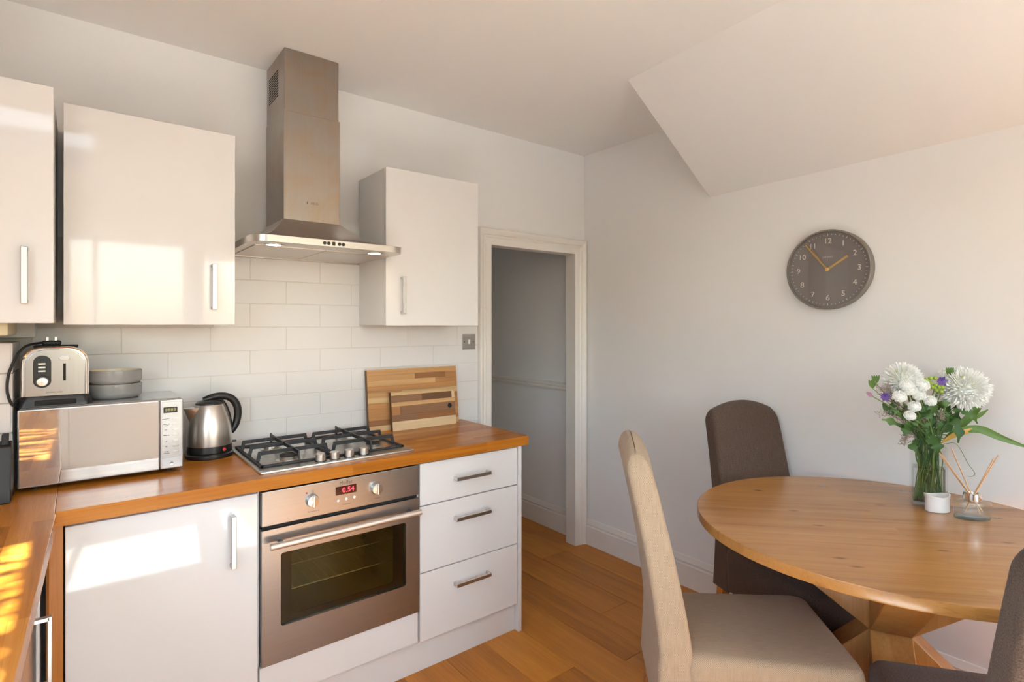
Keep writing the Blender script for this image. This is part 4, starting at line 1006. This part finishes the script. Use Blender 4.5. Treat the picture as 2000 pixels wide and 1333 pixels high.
for i, (pts, wd, mt, lb) in enumerate((([(1842, 862), (1880, 842, -.02), (1915, 840, -.04), (1955, 856, -.06), (2010, 876, -.08)], .0135, 'blade', 'long arching green blade leaf reaching out over the reed diffuser'), ([(1838, 866), (1865, 850, -.02), (1895, 842, -.03), (1930, 838, -.04)], .009, 'yblade', 'yellowing blade leaf beside the arching green one'),
                                       ([(1845, 858), (1878, 830), (1905, 802), (1927, 770)], .013, 'blade', 'upright green blade leaf behind the large chrysanthemum'), ([(1850, 850), (1888, 822), (1912, 812), (1930, 800)], .008, 'blade', 'short narrow green blade pointing towards the wall'))):
    t = thing('blade_leaf', lb, 'leaf', head(*pts[0][:2])); P = H(pts); obj('blade', leaf_mesh(P, wd, .3), M[mt], t, 60); obj('stalk', tube(stem_path(P[0], 140 + i), .002, 5), M['stem'], t)
t = thing('grass_stalk', 'thin drooping grass stalk hanging between vase and diffuser', 'stalk', head(1850, 865))
obj('stalk', tube(bezier(H([(1842, 868), (1868, 868, -.02), (1890, 905, -.03), (1904, 925, -.03), (1898, 931, -.03), (1888, 930, -.03)]), 6), .0009, 5), M['stem'], t)
# dried filler sprigs
def sprig(label, pts, seed, n):
    t = thing('dried_sprig', label, 'sprig', head(*pts[-1][:2]), 'dried filler sprigs in the bouquet'); rq = random.Random(seed); bm = NB(); P = bezier(H(pts), 5)
    tube(P, .0011, 5, bm)
    for k in range(n):
        q = rq.choice(P[len(P) // 4:]); d = (RT * rq.uniform(-1, .6) + UP * rq.uniform(-.2, 1.2) + VIEW * rq.uniform(-.5, .7)).normalized() * rq.uniform(.008, .026)
        tube([q, q + d], .0005, 4, bm); bmesh.ops.create_icosphere(bm, subdivisions=1, radius=rq.uniform(.0014, .0030), matrix=Matrix.Translation(q + d))
    obj('florets', bm, M['dry'], t)
for i, pts in enumerate(([(1790, 850), (1765, 810), (1740, 780), (1712, 757)], [(1790, 855), (1770, 835), (1748, 815), (1718, 812)], [(1795, 860), (1775, 850), (1768, 862), (1766, 870)], [(1790, 840), (1765, 800), (1745, 775), (1735, 758)], [(1800, 850), (1795, 840), (1800, 825), (1812, 822)], [(1830, 850), (1835, 835), (1840, 820), (1838, 812)])):
    sprig('sprig of dried mauve filler flowers among the bouquet leaves', pts, i, 80)
for i, (u, v) in enumerate(((1704, 752), (1710, 743), (1855, 728), (1863, 733))):
    t = thing('bud_sprig', 'small pointed green leaf bud at the tip of a stem', 'bud', head(u, v), 'pointed leaf buds of the bouquet'); p = head(u, v, 0)
    bm = NB()
    for k in range(4): leaf_mesh([p - UP * .012, p + RT * .004 * (k - 1.5), p + UP * .018 + RT * .009 * (k - 1.5)], .0055, .2, bm)
    obj('blade', bm, M['blade'], t, 60); obj('stalk', tube(stem_path(p - UP * .012, 160 + i), .0013, 5), M['stem'], t)

# tealight holder
p = onz(1830.5, 999, TZ); cs = Matrix.Translation((p.x, p.y, TZ)) @ Matrix.Rotation(R(-40), 4, 'Z')
def oval(rx, ry, z, lip=0):
    o = []
    for k in range(40):
        a = 2 * math.pi * k / 40; zz = z + lip * (math.cos(2 * a) * .5 + .5); s_ = 1 + (.10 * max(0, math.cos(a + math.pi)) ** 6 if lip else 0)
        o.append(cs @ Vector((rx * s_ * math.cos(a), ry * math.sin(a), zz)))
    return o
tag(obj('tealight_holder', loft([oval(.036, .026, .001), oval(.038, .028, .004), oval(.038, .028, .046), oval(.040, .029, .049), oval(.040, .029, .054, .008), oval(.036, .025, .054, .008), oval(.034, .024, .020), oval(.005, .004, .018)]), M['ceramic'], None, 50), 'small white ceramic tealight holder with a dipped rim in front of the vase', 'candle holder')
# reed diffuser
q = onz(1899, 1014, TZ); t = thing('reed_diffuser', 'glass reed diffuser bottle with steel collar and wooden reeds', 'diffuser', (q.x, q.y, TZ))
cs = Matrix.Translation((q.x, q.y, TZ)) @ Matrix.Rotation(R(-48), 4, 'Z')
obj('bottle', loft([oval(.050, .026, .001), oval(.053, .029, .004), oval(.056, .031, .052), oval(.050, .027, .060), oval(.022, .020, .064), oval(.020, .018, .066), oval(.048, .025, .056), oval(.051, .027, .050), oval(.048, .024, .012), oval(.010, .005, .011)]), M['thin'], t, 45)
obj('glass_base', loft([oval(.049, .025, .0005), oval(.052, .028, .004), oval(.0525, .0285, .011), oval(.047, .023, .0115)]), clear_glass('diffuser_base', (.93, .97, .95), .5), t, 45)
obj('collar', lathe([(.023, .060), (.025, .063), (.025, .086), (.022, .088), (.015, .087), (.012, .080)], (q.x, q.y, TZ), 28), M['chrome'], t)
bp = Vector((q.x, q.y, TZ + .012))
for i, (u, v, du) in enumerate(((1834, 886, 10), (1839, 889, 14), (1858, 876, 4), (1941, 896, -8), (1950, 890, -14))):
    tip = att(u, v, (q - CAM).dot(FW) + (.02, .0, .04, .02, .0)[i]); mid_ = Vector((q.x, q.y, TZ + .075)) + RT * .0025 * (i - 2)
    foot = mid_ + (mid_ - tip).normalized() * .060
    obj('reed', tube([foot, mid_, tip], .0022, 6), M['reed'], t)
obj('label_print', text('LSA', .008, cs @ Matrix.Translation((.030, -.0275, .008)) @ Matrix.Rotation(R(90), 4, 'X'), .0001), M['ink'], t, 0)

# ------------------------------------------------------------------ behind the photographer: rug, curtain, outside tree
tag(obj('bounce_rug', box(-.10, .95, -1.30, .30, 0, .012, .004, 2), plain('bounce_rug_wool', (.76, .73, .70), .95, grain=.5, gscale=160)), 'cream wool rug added out of view to bounce sunlight by the glazed door', 'bounce_rug')  # added, never in view: pale surface throws the sun patch back into the room
L = []
for z in (.03, 1.0, 2.2): L.append([(.83 + .10 * k / 24 + .0, YF + .05 + .022 * math.sin(k * 1.6), z) for k in range(25)] + [(.93 - .10 * k / 24, YF + .056 + .022 * math.sin((24 - k) * 1.6), z) for k in range(25)])
tag(obj('curtain', loft(L), M['curtain']), 'sand coloured linen curtain hanging by the glazed door', 'curtain')
tag(obj('patio', box(-4, 6, YF - 6, YF - .13, -.12, -.05), plain('patio_stone', (.36, .33, .29), .9, grain=.3)), kind='structure')
t = thing('tree_branch', 'leafy branch hanging over the rooflight', 'branch', (-.1, -1.4, 3.3)); rq = random.Random(5); bm = NB(); base_ = Vector((-.25, -.07, ZC)) - SUN_DIR * 1.5
for k in range(1100):
    c_ = base_ + Vector((rq.uniform(-.6, .6), rq.uniform(-.8, .8), rq.uniform(-.25, .25))); a = rq.uniform(-.35, .35)
    d = Vector((math.cos(a), math.sin(a), rq.uniform(-.3, .3))) * rq.uniform(.06, .13); s_ = Vector((-d.y, d.x, rq.uniform(-.02, .02))).normalized() * .013
    bm.faces.new([bm.verts.new(v_) for v_ in (c_ - d, c_ + s_, c_ + d, c_ - s_)])
tag(obj('foliage', bm, M['leaf'], t, 0), kind='stuff'); obj('bough', tube([base_ + Vector((-1.0, .2, -.1)), base_ + Vector((0, 0, .05)), base_ + Vector((.9, -.2, .1))], [.03, .02, .008], 8), M['post'], t)
